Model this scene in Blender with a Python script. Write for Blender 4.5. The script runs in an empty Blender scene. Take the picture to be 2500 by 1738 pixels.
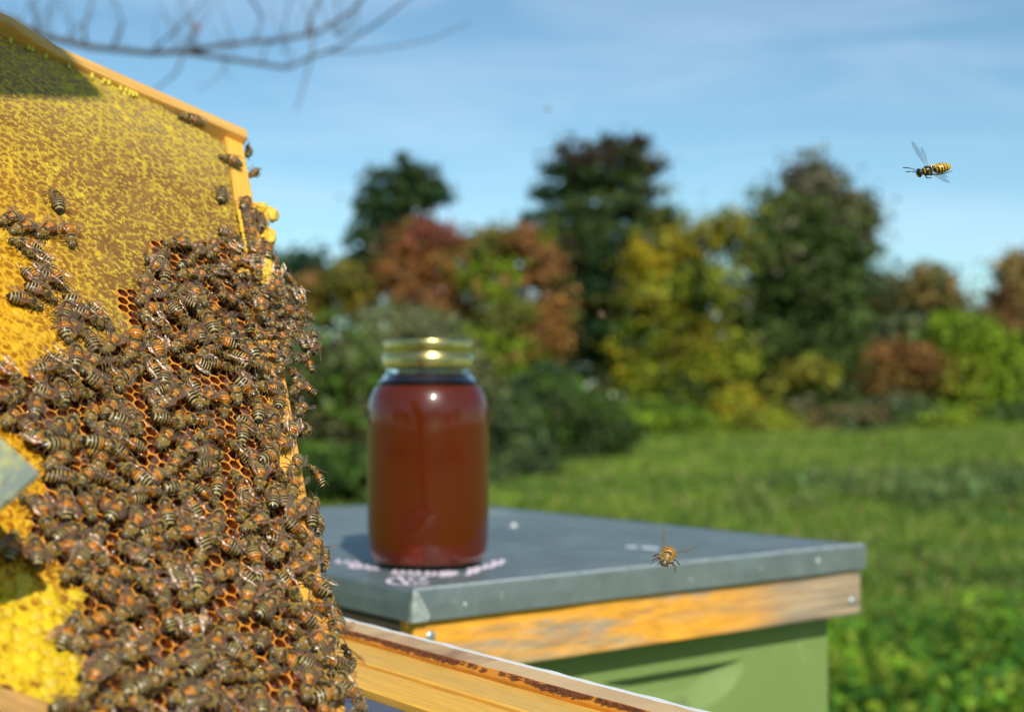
import bpy, math, random
import numpy as np
from mathutils import Matrix, Vector, noise as mnoise
random.seed(7); rng = np.random.default_rng(7)
sc = bpy.context.scene
COL = sc.collection

# ---------------------------------------------------------------- camera, sky, sun, exposure
CAMZ = 1.25; FPX = 3350.0; TILT = math.radians(1.81)
cam_d = bpy.data.cameras.new('camera'); cam = bpy.data.objects.new('camera', cam_d); COL.objects.link(cam)
cam.location = (0, 0, CAMZ); cam.rotation_euler = (math.radians(90) + TILT, 0, 0)
cam_d.sensor_width = 36; cam_d.lens = FPX / 2500 * 36; cam_d.clip_start = 0.02; cam_d.clip_end = 2000
cam_d.dof.use_dof = True; cam_d.dof.focus_distance = 0.60; cam_d.dof.aperture_fstop = 8.2
sc.camera = cam
SUN = Vector((.21, -.76, .62)).normalized()
SUN_ENERGY = 4.9; SKY_STRENGTH = .125
w = bpy.data.worlds.new('World'); sc.world = w; w.use_nodes = True
nt = w.node_tree; nt.nodes.clear()
N = nt.nodes.new
sky = N('ShaderNodeTexSky'); sky.sky_type = 'NISHITA'; sky.sun_disc = False
sky.sun_elevation = math.asin(SUN.z); sky.sun_rotation = math.atan2(SUN.x, SUN.y)
sky.air_density = 1.0; sky.dust_density = 0.35; sky.ozone_density = 2.2; sky.altitude = 200
tc = N('ShaderNodeTexCoord'); mp = N('ShaderNodeMapping'); mp.inputs['Scale'].default_value = (1.6, 1.6, 9.0)
mp.inputs['Rotation'].default_value = (0, math.radians(7), 0)
nz = N('ShaderNodeTexNoise'); nz.inputs['Scale'].default_value = 2.1; nz.inputs['Detail'].default_value = 6; nz.inputs['Roughness'].default_value = .55
nz.inputs['Distortion'].default_value = .6
cr = N('ShaderNodeMapRange'); cr.inputs['From Min'].default_value = .45; cr.inputs['From Max'].default_value = .8
cr.inputs['To Max'].default_value = .34
mx = N('ShaderNodeMix'); mx.data_type = 'RGBA'; mx.inputs['B'].default_value = (7.2, 8.2, 9.6, 1)
bg = N('ShaderNodeBackground'); bg.inputs['Strength'].default_value = SKY_STRENGTH
wo = N('ShaderNodeOutputWorld')
L = nt.links.new
tint = N('ShaderNodeMix'); tint.data_type = 'RGBA'; tint.blend_type = 'MULTIPLY'; tint.inputs['Factor'].default_value = 1; tint.inputs['B'].default_value = (.84, 1.04, 1.01, 1)
L(sky.outputs[0], tint.inputs['A'])
L(tc.outputs['Generated'], mp.inputs['Vector']); L(mp.outputs[0], nz.inputs['Vector']); L(nz.outputs['Fac'], cr.inputs['Value'])
L(cr.outputs[0], mx.inputs['Factor']); L(tint.outputs['Result'], mx.inputs['A']); L(mx.outputs['Result'], bg.inputs['Color']); L(bg.outputs[0], wo.inputs[0])
sd = bpy.data.lights.new('sun', 'SUN'); sd.energy = SUN_ENERGY; sd.angle = math.radians(.53); sd.color = (1, .955, .88)
so = bpy.data.objects.new('sun', sd); COL.objects.link(so); so.location = (2, -6, 6); so.rotation_euler = SUN.to_track_quat('Z', 'Y').to_euler()
sc.view_settings.view_transform = 'Standard'; sc.view_settings.look = 'None'
sc.view_settings.exposure = 0; sc.view_settings.gamma = 1; sc.view_settings.use_curve_mapping = False
cy = sc.cycles
cy.use_denoising = True; cy.max_bounces = 10; cy.transmission_bounces = 8; cy.transparent_max_bounces = 16
cy.caustics_reflective = False; cy.caustics_refractive = False; cy.sample_clamp_indirect = 15

# ---------------------------------------------------------------- helpers
def ray(px, py):
    x = (px - 1250) / FPX; y = (py - 869) / FPX
    c, s = math.cos(TILT), math.sin(TILT)
    return Vector((x, c + y * s, s - y * c))            # forward component 1
def at_z(px, py, z):
    r = ray(px, py); t = (z - CAMZ) / r.z; return Vector((0, 0, CAMZ)) + r * t
def at_d(px, py, d):
    r = ray(px, py); return Vector((0, 0, CAMZ)) + r * (d / r.y)
def to_px(p):
    v = Vector(p) - Vector((0, 0, CAMZ)); c, s = math.cos(TILT), math.sin(TILT)
    f = v.y * c + v.z * s; u = -v.y * s + v.z * c
    return 1250 + FPX * v.x / f, 869 - FPX * u / f
def link(o, parent=None):
    COL.objects.link(o)
    if parent is not None: o.parent = parent
    return o
def tag(o, label=None, cat=None, group=None, kind=None):
    if label: o['label'] = label
    if cat: o['category'] = cat
    if group: o['group'] = group
    if kind: o['kind'] = kind
    return o
def empty(name, loc=(0, 0, 0), rz=0, label=None, cat=None, group=None):
    o = bpy.data.objects.new(name, None); o.empty_display_size = .01; link(o); o.location = loc; o.rotation_euler = (0, 0, rz)
    return tag(o, label, cat, group)

class MB:
    """collects vertices, polygons, per-vertex colours and material slots"""
    def __init__(s): s.v = []; s.f = []; s.m = []; s.c = []; s.n = 0
    def add(s, V, F, col=(1, 1, 1), mi=0):
        V = np.asarray(V, float).reshape(-1, 3); s.v.append(V)
        c = np.asarray(col, float)
        if c.ndim == 1: c = np.tile(c[:3], (len(V), 1))
        s.c.append(c)
        for f in F: s.f.append([i + s.n for i in f])
        s.m += [mi] * len(F); s.n += len(V); return s
    def box(s, x0, x1, y0, y1, z0, z1, col=(1, 1, 1), mi=0, M=None):
        V = [(x, y, z) for x in (x0, x1) for y in (y0, y1) for z in (z0, z1)]
        if M is not None: V = [M @ Vector(v) for v in V]
        return s.add(V, [(0, 1, 3, 2), (4, 6, 7, 5), (0, 4, 5, 1), (2, 3, 7, 6), (0, 2, 6, 4), (1, 5, 7, 3)], col, mi)
    def tube(s, pts, rad, seg=6, col=(1, 1, 1), mi=0, cap=True):
        pts = [Vector(p) for p in pts]; V = []; up = Vector((.13, .21, 1))
        for i, p in enumerate(pts):
            d = (pts[min(i + 1, len(pts) - 1)] - pts[max(i - 1, 0)]).normalized()
            a = d.cross(up)
            if a.length < 1e-4: a = d.cross(Vector((1, 0, 0)))
            a.normalize(); b = d.cross(a); r = rad[i] if hasattr(rad, '__len__') else rad
            V += [p + (a * math.cos(t) + b * math.sin(t)) * r for t in [2 * math.pi * k / seg for k in range(seg)]]
        F = [(i * seg + k, i * seg + (k + 1) % seg, (i + 1) * seg + (k + 1) % seg, (i + 1) * seg + k) for i in range(len(pts) - 1) for k in range(seg)]
        if cap: F += [tuple(range(seg))[::-1], tuple((len(pts) - 1) * seg + k for k in range(seg))]
        return s.add(V, F, col, mi)
    def lathe(s, prof, seg=48, col=(1, 1, 1), mi=0, closed=False):
        V = [(r * math.cos(2 * math.pi * k / seg), r * math.sin(2 * math.pi * k / seg), z) for r, z in prof for k in range(seg)]
        n = len(prof); rngi = range(n if closed else n - 1)
        F = [(i * seg + k, i * seg + (k + 1) % seg, ((i + 1) % n) * seg + (k + 1) % seg, ((i + 1) % n) * seg + k) for i in rngi for k in range(seg)]
        return s.add(V, F, col, mi)
    def mesh(s, name, mats, smooth=True):
        me = bpy.data.meshes.new(name)
        V = np.concatenate(s.v); me.from_pydata(V.tolist(), [], s.f)
        if not isinstance(mats, (list, tuple)): mats = [mats]
        for m in mats: me.materials.append(m)
        if len(mats) > 1: me.polygons.foreach_set('material_index', s.m)
        a = me.color_attributes.new('Col', 'FLOAT_COLOR', 'POINT')
        C = np.concatenate(s.c); a.data.foreach_set('color', np.c_[C, np.ones(len(C))].ravel())
        me.polygons.foreach_set('use_smooth', [smooth] * len(me.polygons)); me.update()
        return me
    def build(s, name, mats, parent=None, smooth=True):
        return link(bpy.data.objects.new(name, s.mesh(name, mats, smooth)), parent)
def big_mesh(name, V, Q, C, mats, smooth=True, mi=None):
    """V (n,3), Q (m,k) equal-sized polygons, via foreach_set"""
    me = bpy.data.meshes.new(name); k = Q.shape[1]
    me.vertices.add(len(V)); me.vertices.foreach_set('co', V.astype(np.float32).ravel())
    me.loops.add(Q.size); me.loops.foreach_set('vertex_index', Q.astype(np.int32).ravel())
    me.polygons.add(len(Q)); me.polygons.foreach_set('loop_start', np.arange(0, Q.size, k, dtype=np.int32))
    me.polygons.foreach_set('use_smooth', np.full(len(Q), smooth))
    for m in (mats if isinstance(mats, (list, tuple)) else [mats]): me.materials.append(m)
    if mi is not None: me.polygons.foreach_set('material_index', mi.astype(np.int32))
    me.update(calc_edges=True)
    a = me.color_attributes.new('Col', 'FLOAT_COLOR', 'POINT')
    a.data.foreach_set('color', np.c_[C, np.ones(len(C))].astype(np.float32).ravel())
    return me
def bevel(o, wdt, seg=2):
    m = o.modifiers.new('bevel', 'BEVEL'); m.width = wdt; m.segments = seg; m.limit_method = 'ANGLE'; m.angle_limit = math.radians(40)
    return o

def mat(name, col=None, rough=.6, metal=0, spec=.5, attr=False, noise_=None, bump=None, sub=0, trans=0, ior=1.45, coat=0, two=None, sheen=0, stretch=(1, 1, 1), subcol=None):
    """Principled material. noise_=(scale, lo, hi) multiplies the colour; two=(colour2, scale, lo, hi) mixes a second colour by noise; bump=(scale, dist)"""
    m = bpy.data.materials.new(name); m.use_nodes = True; t = m.node_tree; b = t.nodes['Principled BSDF']
    b.inputs['Roughness'].default_value = rough; b.inputs['Metallic'].default_value = metal
    b.inputs['Specular IOR Level'].default_value = spec; b.inputs['IOR'].default_value = ior
    b.inputs['Transmission Weight'].default_value = trans; b.inputs['Coat Weight'].default_value = coat
    b.inputs['Coat Roughness'].default_value = .08
    b.inputs['Sheen Weight'].default_value = sheen
    if sub: b.inputs['Subsurface Weight'].default_value = sub; b.inputs['Subsurface Radius'].default_value = (1, .45, .1); b.inputs['Subsurface Scale'].default_value = .003
    tc = t.nodes.new('ShaderNodeTexCoord'); mp = t.nodes.new('ShaderNodeMapping'); mp.inputs['Scale'].default_value = stretch
    t.links.new(tc.outputs['Object'], mp.inputs['Vector'])
    def nzn(scale, det=5, r=.6):
        n = t.nodes.new('ShaderNodeTexNoise'); n.inputs['Scale'].default_value = scale; n.inputs['Detail'].default_value = det; n.inputs['Roughness'].default_value = r
        t.links.new(mp.outputs[0], n.inputs['Vector']); return n
    if attr:
        a = t.nodes.new('ShaderNodeAttribute'); a.attribute_name = 'Col'; cur = a.outputs['Color']
    else:
        a = t.nodes.new('ShaderNodeRGB'); a.outputs[0].default_value = (*col, 1); cur = a.outputs[0]
    if two:
        for c2, scl, lo, hi in (two if isinstance(two, list) else [two]):
            n = nzn(scl); r = t.nodes.new('ShaderNodeMapRange'); r.inputs['From Min'].default_value = lo; r.inputs['From Max'].default_value = hi
            t.links.new(n.outputs['Fac'], r.inputs['Value'])
            x = t.nodes.new('ShaderNodeMix'); x.data_type = 'RGBA'; x.inputs['B'].default_value = (*c2, 1)
            t.links.new(r.outputs[0], x.inputs['Factor']); t.links.new(cur, x.inputs['A']); cur = x.outputs['Result']
    if noise_:
        n = nzn(noise_[0]); r = t.nodes.new('ShaderNodeMapRange'); r.inputs['From Min'].default_value = .3; r.inputs['From Max'].default_value = .7
        r.inputs['To Min'].default_value = noise_[1]; r.inputs['To Max'].default_value = noise_[2]
        t.links.new(n.outputs['Fac'], r.inputs['Value'])
        x = t.nodes.new('ShaderNodeVectorMath'); x.operation = 'SCALE'; t.links.new(cur, x.inputs[0]); t.links.new(r.outputs[0], x.inputs['Scale']); cur = x.outputs[0]
    t.links.new(cur, b.inputs['Base Color'])
    if bump:
        n = nzn(bump[0], 6); bp = t.nodes.new('ShaderNodeBump'); bp.inputs['Distance'].default_value = bump[1]; bp.inputs['Strength'].default_value = 1
        t.links.new(n.outputs['Fac'], bp.inputs['Height']); t.links.new(bp.outputs[0], b.inputs['Normal'])
    return m

def in_poly(x, y, P):
    c = False; j = len(P) - 1
    for i in range(len(P)):
        if (P[i][1] > y) != (P[j][1] > y) and x < (P[j][0] - P[i][0]) * (y - P[i][1]) / (P[j][1] - P[i][1]) + P[i][0]: c = not c
        j = i
    return c
K = 2500 / 2296.
def sp(P): return [(a * K, b * K) for a, b in P]

# ================================================================= THE LAND
M_GROUND = mat('meadow_soil', (.17, .235, .04), rough=1, spec=.1, two=[((.24, .22, .07), .35, .45, .65), ((.12, .2, .035), 1.7, .5, .62)], noise_=(9, .7, 1.3), bump=(30, .01))
def ground_z(x, y):
    r = 0.0
    if y > 8: r = .0165 * (y - 8) * max(0., min(1., (x / max(y, 1) + .02) * 3.2))
    return r * .9 + .05 * math.sin(x * .5) * math.sin(y * .37)
gx = np.r_[np.linspace(-300, -40, 14), np.linspace(-36, 44, 81), np.linspace(50, 300, 14)]
gy = np.r_[np.linspace(-60, -4, 9), np.linspace(-2, 70, 73), np.linspace(80, 900, 20)]
V = np.array([(x, y, ground_z(x, y) if abs(x) < 60 and y < 80 else (ground_z(x, 70) if y >= 80 and abs(x) < 60 else 0)) for y in gy for x in gx])
nx = len(gx); Q = np.array([(j * nx + i, j * nx + i + 1, (j + 1) * nx + i + 1, (j + 1) * nx + i) for j in range(len(gy) - 1) for i in range(nx - 1)])
g = link(bpy.data.objects.new('ground', big_mesh('ground', V, Q, np.ones((len(V), 3)), M_GROUND))); tag(g, kind='structure')

M_LEAF = mat('foliage', attr=True, rough=.6, spec=.12)
b_ = M_LEAF.node_tree; pb = b_.nodes['Principled BSDF']
tr = b_.nodes.new('ShaderNodeBsdfTranslucent'); ms = b_.nodes.new('ShaderNodeMixShader'); ms.inputs[0].default_value = .28
src = pb.inputs['Base Color'].links[0].from_socket; b_.links.new(src, tr.inputs['Color'])
out = [n for n in b_.nodes if n.type == 'OUTPUT_MATERIAL'][0]
b_.links.new(pb.outputs[0], ms.inputs[1]); b_.links.new(tr.outputs[0], ms.inputs[2]); b_.links.new(ms.outputs[0], out.inputs[0])
M_BARK = mat('bark', (.09, .07, .05), rough=.9, noise_=(14, .6, 1.4), bump=(30, .01))

def leaves(P, size, col, flat=0.0, nrm=None):
    """one kite-shaped leaf polygon per point; nrm biases the way the leaves face; returns V, Q, C"""
    n = len(P); N_ = rng.normal(size=(n, 3))
    if nrm is not None: N_ = N_ * .42 + nrm
    N_ /= np.linalg.norm(N_, axis=1)[:, None] + 1e-9
    a = np.cross(N_, rng.normal(size=(n, 3))); a /= np.linalg.norm(a, axis=1)[:, None] + 1e-9
    b = np.cross(N_, a); s = size * rng.uniform(.6, 1.3, (n, 1))
    V = np.stack([P - a * s, P - a * s * .1 + b * s * .55, P + a * s, P - a * s * .1 - b * s * .55], 1).reshape(-1, 3)
    Q = np.arange(4 * n).reshape(n, 4); C = np.repeat(col, 4, 0)
    return V, Q, C

def blob_points(blobs, n_clump, per, csize):
    """clumps scattered in ellipsoid blobs (cx,cy,cz,rx,ry,rz); denser toward the shell"""
    vol = np.array([b[3] * b[4] * b[5] for b in blobs]) ** .75; pr = vol / vol.sum()
    ix = rng.choice(len(blobs), n_clump, p=pr); B = np.array(blobs)[ix]
    d = rng.normal(size=(n_clump, 3)); d /= np.linalg.norm(d, axis=1)[:, None]
    r = rng.uniform(.25, 1, (n_clump, 1)) ** .5 * rng.uniform(.85, 1.08, (n_clump, 1))
    Cc = B[:, :3] + d * r * B[:, 3:6]
    P = np.repeat(Cc, per, 0) + rng.normal(size=(n_clump * per, 3)) * csize * np.array([1.15, 1.15, .62]) * rng.uniform(.6, 1.6, (n_clump, 1)).repeat(per, 0)
    return Cc, P, ix

def tree(name, label, D, base_x, blobs_px, palette, leaf=.16, clumps=240, per=26, csize=.28, trunk_r=.16, cat='tree', group=None, depth=None, bare=0, flatc=None, trunk=True):
    """blobs_px: (px, py, rx_px, ry_px[, palette weights index]) measured at distance D"""
    s = D / FPX; loc = at_d(base_x, 975, D); gz = ground_z(loc.x, D); base = Vector((loc.x, D, gz))
    t = empty(name, base, label=label, cat=cat, group=group)
    blobs = []
    for b in blobs_px:
        c = at_d(b[0], b[1], D); rx, rz = b[2] * s, b[3] * s
        ry = depth * s if depth else (rx + .3) * .9
        blobs.append((c.x - base.x, rng.uniform(-.35, .35) * ry, c.z - base.z, rx, ry, rz))
    Cc, P, ix = blob_points(blobs, clumps, per, csize)
    P[:, 2] = np.maximum(P[:, 2], .05)
    pal = [np.array(p) for p in palette]
    bw = [b[4] if len(b) > 4 else None for b in blobs_px]
    cc = np.zeros((len(Cc), 3))
    for i in range(len(Cc)):
        k = bw[ix[i]]
        if k is None: k = rng.integers(len(pal))
        elif rng.random() < .25: k = rng.integers(len(pal))
        cc[i] = pal[k] * rng.uniform(.42, 1.2)
    C = np.repeat(cc, per, 0) * rng.uniform(.75, 1.3, (len(P), 1))
    nv = P - np.repeat(Cc, per, 0); nv /= np.linalg.norm(nv, axis=1)[:, None] + 1e-6; nv[:, 2] += .35
    V, Q, C = leaves(P, leaf, C, nrm=nv)
    me = big_mesh('crown', V, Q, C, M_LEAF, smooth=False); link(bpy.data.objects.new('crown', me), t)
    if trunk:
        m = MB(); top = max(b[2] + b[5] * .5 for b in blobs)
        pts = [Vector((0, 0, -.2)), Vector((.05, 0, top * .3)), Vector((-.06, .03, top * .6)), Vector((.02, 0, top))]
        m.tube(pts, [trunk_r * 1.25, trunk_r, trunk_r * .6, .02], 8)
        for b in blobs:
            z0 = max(.3, min(top * .8, b[2] - b[5] * .6)); m.tube([(0, 0, z0), (b[0] * .5, b[1] * .5, (z0 + b[2]) / 2 + .1), (b[0], b[1], b[2])], [trunk_r * .5, trunk_r * .3, .02], 6)
        for i in range(0, len(Cc), max(1, len(Cc) // 40)):
            c = Cc[i]; b = blobs[ix[i]]; m.tube([(b[0] * .6, b[1] * .6, b[2] - b[5] * .2), tuple(c)], [.04, .012], 4)
        m.build('trunk', M_BARK, t)
    return t

DG = (.03, .07, .024); DG2 = (.08, .12, .03); DG3 = (.06, .1, .045); OL = (.16, .165, .032); YG = (.25, .29, .02); YE = (.44, .33, .016)
OR = (.42, .19, .04); RD = (.32, .1, .06); BR = (.26, .14, .06); GG = (.15, .18, .08); MG = (.1, .18, .022); LG = (.22, .32, .02); PK = (.35, .16, .08)
tree('broadleaf_tree', 'small dark green round tree at the left, just right of the bee covered frame', 62, 735, [(735, 660, 62, 55), (700, 700, 45, 60), (770, 700, 45, 50), (720, 760, 60, 60)], [DG, DG2, (.03, .07, .04)], clumps=170, per=26, leaf=.2, csize=.35)
tree('pine_tree', 'narrow dark green pine standing alone above the red tree at left', 55, 975,
     [(988, 388, 16, 12), (985, 405, 30, 10), (1040, 412, 32, 7), (935, 428, 34, 8), (1000, 432, 48, 10), (1055, 448, 40, 8), (905, 464, 36, 7), (985, 465, 66, 12), (1060, 480, 55, 10), (900, 498, 45, 10), (975, 505, 80, 16), (905, 535, 45, 9), (985, 545, 85, 18), (880, 560, 30, 8), (900, 590, 55, 11), (975, 590, 85, 20), (880, 625, 38, 9), (930, 640, 85, 22), (900, 690, 65, 22), (990, 660, 60, 40)],
     [DG, DG, DG2, (.06, .075, .02)], clumps=420, per=30, leaf=.14, csize=.19)
tree('maple_tree', 'red and rusty orange maple in front of the left pine', 50, 1060,
     [(1050, 585, 75, 48, 0), (1010, 640, 70, 55, 1), (1110, 640, 60, 75, 1), (985, 720, 60, 60, 2), (1090, 740, 75, 60, 1), (1130, 790, 50, 45, 1), (1010, 790, 60, 60, 3), (1060, 850, 70, 60, 3)],
     [RD, (.34, .14, .04), BR, OL], clumps=330, per=26, leaf=.15, csize=.3)
tree('maple_tree', 'green and orange mottled tree between the red maple and the tall middle tree', 47, 1245,
     [(1210, 600, 55, 50, 1), (1290, 590, 50, 40, 0), (1320, 650, 38, 70, 0), (1210, 690, 62, 70, 2), (1250, 780, 70, 60, 1), (1335, 780, 38, 65, 3), (1190, 850, 50, 60, 2), (1260, 880, 65, 70, 2), (1320, 850, 45, 50, 3), (1230, 970, 55, 60, 2)],
     [(.32, .14, .05), OL, LG, (.33, .16, .04)], clumps=360, per=26, leaf=.15, csize=.28)
tree('tall_tree', 'tallest dark green tree in the middle with a brownish top', 56, 1470,
     [(1400, 368, 48, 22, 3), (1500, 350, 26, 16, 3), (1560, 360, 22, 20, 3), (1470, 395, 105, 24, 3), (1365, 415, 40, 16, 0), (1580, 410, 34, 14, 3), (1460, 440, 125, 26, 1), (1360, 470, 62, 18, 0), (1590, 468, 50, 14, 2), (1460, 505, 140, 30, 1), (1325, 530, 70, 16, 0), (1610, 532, 66, 16, 1), (1460, 570, 165, 34, 1), (1310, 590, 70, 22, 0), (1610, 610, 75, 26, 0), (1450, 640, 160, 36, 0), (1350, 680, 80, 30, 1), (1570, 690, 90, 34, 0), (1450, 730, 140, 50, 0), (1420, 800, 120, 60, 0), (1500, 870, 120, 80, 0)],
     [DG, DG2, OL, (.075, .055, .028)], clumps=700, per=30, leaf=.16, csize=.26, trunk_r=.3)
tree('young_maple_tree', 'yellow green maple with orange patches right of the tall middle tree', 44, 1680,
     [(1770, 560, 40, 45, 1), (1690, 590, 70, 50, 1), (1610, 640, 70, 55, 0), (1700, 690, 100, 60, 2), (1610, 740, 75, 60, 1), (1590, 830, 70, 60, 2), (1680, 830, 90, 60, 1), (1740, 890, 80, 45, 2), (1580, 920, 70, 50, 2), (1660, 960, 90, 60, 3), (1800, 870, 40, 30, 2)],
     [YE, (.28, .25, .022), YG, DG2], clumps=460, per=26, leaf=.14, csize=.28)
tree('tall_tree', 'broad green tree with a thin greyish top at the right', 52, 1960,
     [(1985, 398, 26, 26, 3), (1950, 430, 40, 26, 3), (2025, 428, 34, 24, 3), (1985, 455, 70, 30, 3), (1905, 500, 62, 36, 2), (2050, 495, 52, 34, 3), (1865, 545, 40, 26, 2), (1975, 510, 90, 36, 2), (2090, 530, 60, 48, 2), (1960, 560, 130, 60, 1), (1870, 590, 60, 50, 1), (2080, 600, 60, 45, 1), (1990, 620, 140, 60, 1), (1860, 640, 70, 50, 2), (1990, 680, 130, 60, 1), (1880, 700, 80, 55, 1), (1820, 760, 60, 60, 0), (1840, 850, 80, 70, 1), (2010, 750, 120, 70, 1), (1900, 830, 120, 60, 0), (2020, 870, 130, 80, 1), (1880, 920, 110, 70, 0), (2010, 970, 120, 70, 0)],
     [DG2, (.085, .135, .03), (.12, .15, .035), (.19, .17, .1)], clumps=860, per=26, leaf=.16, csize=.3, trunk_r=.28)
tree('broadleaf_tree', 'grey green tree with rusty orange right edge, behind the yellow shrub', 54, 2210,
     [(2150, 720, 70, 50, 0), (2240, 710, 80, 55, 1), (2310, 760, 45, 60, 1), (2180, 800, 90, 60, 0), (2280, 830, 70, 50, 0), (2140, 870, 80, 70, 0)],
     [GG, (.27, .19, .06), DG2], clumps=300, per=26, leaf=.16, csize=.3)
tree('broadleaf_tree', 'bright yellow green tree at the right edge of the meadow', 42, 2360,
     [(2350, 810, 80, 50, 0), (2400, 880, 90, 60, 0), (2330, 920, 70, 60, 1), (2420, 960, 80, 60, 0), (2370, 1010, 80, 50, 1)],
     [LG, YG, MG], clumps=300, per=26, leaf=.14, csize=.26)
tree('maple_tree', 'rusty brown tree cut off by the right edge of the photo', 48, 2500,
     [(2500, 660, 60, 40, 0), (2480, 740, 45, 60, 1), (2520, 740, 60, 90, 0), (2450, 790, 30, 35, 1), (2530, 850, 60, 60, 2)],
     [(.36, .25, .08), (.32, .17, .06), DG2], clumps=260, per=24, leaf=.15, csize=.28)
tree('broadleaf_tree', 'dark green tree under the rusty one at the right edge', 43, 2510,
     [(2500, 880, 70, 60, 0), (2480, 950, 55, 60, 0), (2540, 980, 60, 70, 0)], [MG, DG2], clumps=170, per=24, leaf=.15, csize=.28)
tree('maple_tree', 'little peach orange tree next to the bees at the left', 52, 778,
     [(775, 700, 34, 30, 0), (780, 740, 32, 40, 1), (785, 775, 26, 20, 1)], [(.34, .18, .06), (.34, .23, .03)], clumps=70, per=24, leaf=.13, csize=.2, trunk_r=.06)
tree('young_maple_tree', 'small yellow tree between the peach tree and the red maple', 51, 860,
     [(850, 680, 40, 35, 1), (880, 720, 42, 40, 0), (870, 760, 34, 30, 0), (820, 690, 26, 50, 1)], [(.22, .17, .02), OL], clumps=100, per=24, leaf=.13, csize=.2, trunk_r=.06)
tree('orange_shrub', 'orange brown shrub below the grey green tree', 41, 2200,
     [(2200, 880, 80, 40, 0), (2250, 910, 50, 35, 1), (2160, 940, 60, 40, 1)], [(.27, .13, .04), (.2, .12, .03)], clumps=130, per=24, leaf=.12, csize=.2, cat='shrub', trunk_r=.05)
tree('yellow_shrub', 'yellow shrub at the foot of the broad right tree', 40, 1960,
     [(1980, 910, 60, 30, 0), (1930, 930, 40, 30, 0)], [(.26, .24, .03), YG], clumps=60, per=24, leaf=.12, csize=.16, cat='shrub', trunk_r=.05)
for i, (x, y, rx, ry, D, pal, lab) in enumerate([
    (1800, 1000, 40, 60, 39, [YG, YE], 'slim yellow bush at the meadow edge, left of the dark gap'),
    (1880, 1035, 60, 38, 38, [YG, (.13, .13, .03)], 'low yellow green bush just right of the slim yellow bush'),
    (1590, 1030, 85, 45, 38, [LG, MG], 'bright green bush at the meadow edge under the yellow maple'),
    (1700, 1045, 70, 42, 37, [YG, MG, LG], 'green and yellow bush right of the bright green bush'),
    (2060, 1040, 90, 45, 38, [GG, DG2, BR], 'grey green bush under the broad right tree'),
    (2200, 1020, 90, 60, 38, [DG3, GG, MG], 'dark blue green bush left of the bright yellow green tree'),
    (2320, 1040, 70, 40, 37, [LG, MG, YG], 'light green bush under the bright yellow green tree'),
    (2460, 1030, 70, 40, 37, [MG, DG2], 'dark green bush at the right edge of the meadow')]):
    tree('bush', lab, D, x, [(x, y, rx, ry), (x - rx * .5, y + 20, rx * .6, ry * .7), (x + rx * .5, y + 18, rx * .6, ry * .7)], pal, clumps=150, per=22, leaf=.11, csize=.2, cat='bush', trunk_r=.03, group='bushes along the meadow edge')
OLV = (.17, .2, .07); OLD = (.12, .17, .055)
for i, (x, y, rx, ry, D, pal, lab) in enumerate([
    (1000, 850, 150, 125, 20, [OLV, (.2, .2, .1)], 'tall olive green bush directly behind the honey jar'),
    (800, 900, 150, 125, 19, [OLV, (.085, .08, .03), MG], 'olive and brown bush between the bees and the jar'),
    (1210, 1090, 110, 90, 21, [(.055, .085, .035), OLD], 'grey green bush right of the honey jar'),
    (1400, 1010, 110, 60, 27, [(.045, .08, .022), (.075, .09, .03), MG], 'dark green bushy clump below the tall middle tree'),
    (1330, 940, 70, 50, 30, [MG, DG3], 'blue green bush between the jar bush and the tall middle tree')]):
    tree('bush', lab, D, x, [(x, y, rx, ry), (x - rx * .6, y + ry * .7, rx * .8, ry), (x + rx * .6, y + ry * .6, rx * .8, ry), (x, y + ry * 1.3, rx * 1.1, ry), (x - rx * .5, y + ry * 1.8, rx, ry)], pal, clumps=380, per=26, leaf=.07, csize=.13, cat='bush', trunk_r=.04, group='olive bushes behind the hive')
tree('bush', 'dark green low bush at the far side of the hive lid, left of the jar', 16, 800, [(780, 1150, 130, 60), (900, 1160, 110, 60), (1000, 1180, 110, 50)], [(.03, .07, .014), MG, DG2], clumps=260, per=26, leaf=.06, csize=.1, cat='bush', trunk_r=.03)
# the far wood that closes the gaps behind the single trees
P = []
for k in range(1500):
    x = rng.uniform(-60, 60); y = rng.uniform(72, 84); h = (4.2 if x < 3 else 6.6) + 1.3 * math.sin(x * .35) + 1.0 * math.sin(x * .9 + 1)
    if x < -8: h *= .75
    if 3 < x < 20: h += 2.0
    if 20 < x < 26: h *= .6
    P.append((x, y, rng.uniform(0, 1) * h))
for k in range(420):  # added unseen trees behind the camera, darkening the reflections in the jar
    a = rng.uniform(-2.75, -.4); d_ = rng.uniform(30, 37); P.append((d_ * math.cos(a), d_ * math.sin(a), rng.uniform(0, 1) ** .6 * (6.5 + 1.5 * math.sin(a * 9))))
P = np.array(P); PP_ = np.repeat(P, 34, 0) + rng.normal(size=(len(P) * 34, 3)) * .75; PP_[:, 2] = np.maximum(PP_[:, 2], .05)
cc = np.array([[DG, DG2, DG3, OL, GG][rng.integers(5)] for _ in P]) * rng.uniform(.7, 1.2, (len(P), 1))
V, Q, C = leaves(PP_, .3, np.repeat(cc, 34, 0)); tag(link(bpy.data.objects.new('far_wood', big_mesh('far_wood', V, Q, C, M_LEAF, False))), 'dark mixed woodland behind the separate trees, plus added trees behind the camera', 'woodland', kind='stuff')

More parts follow.
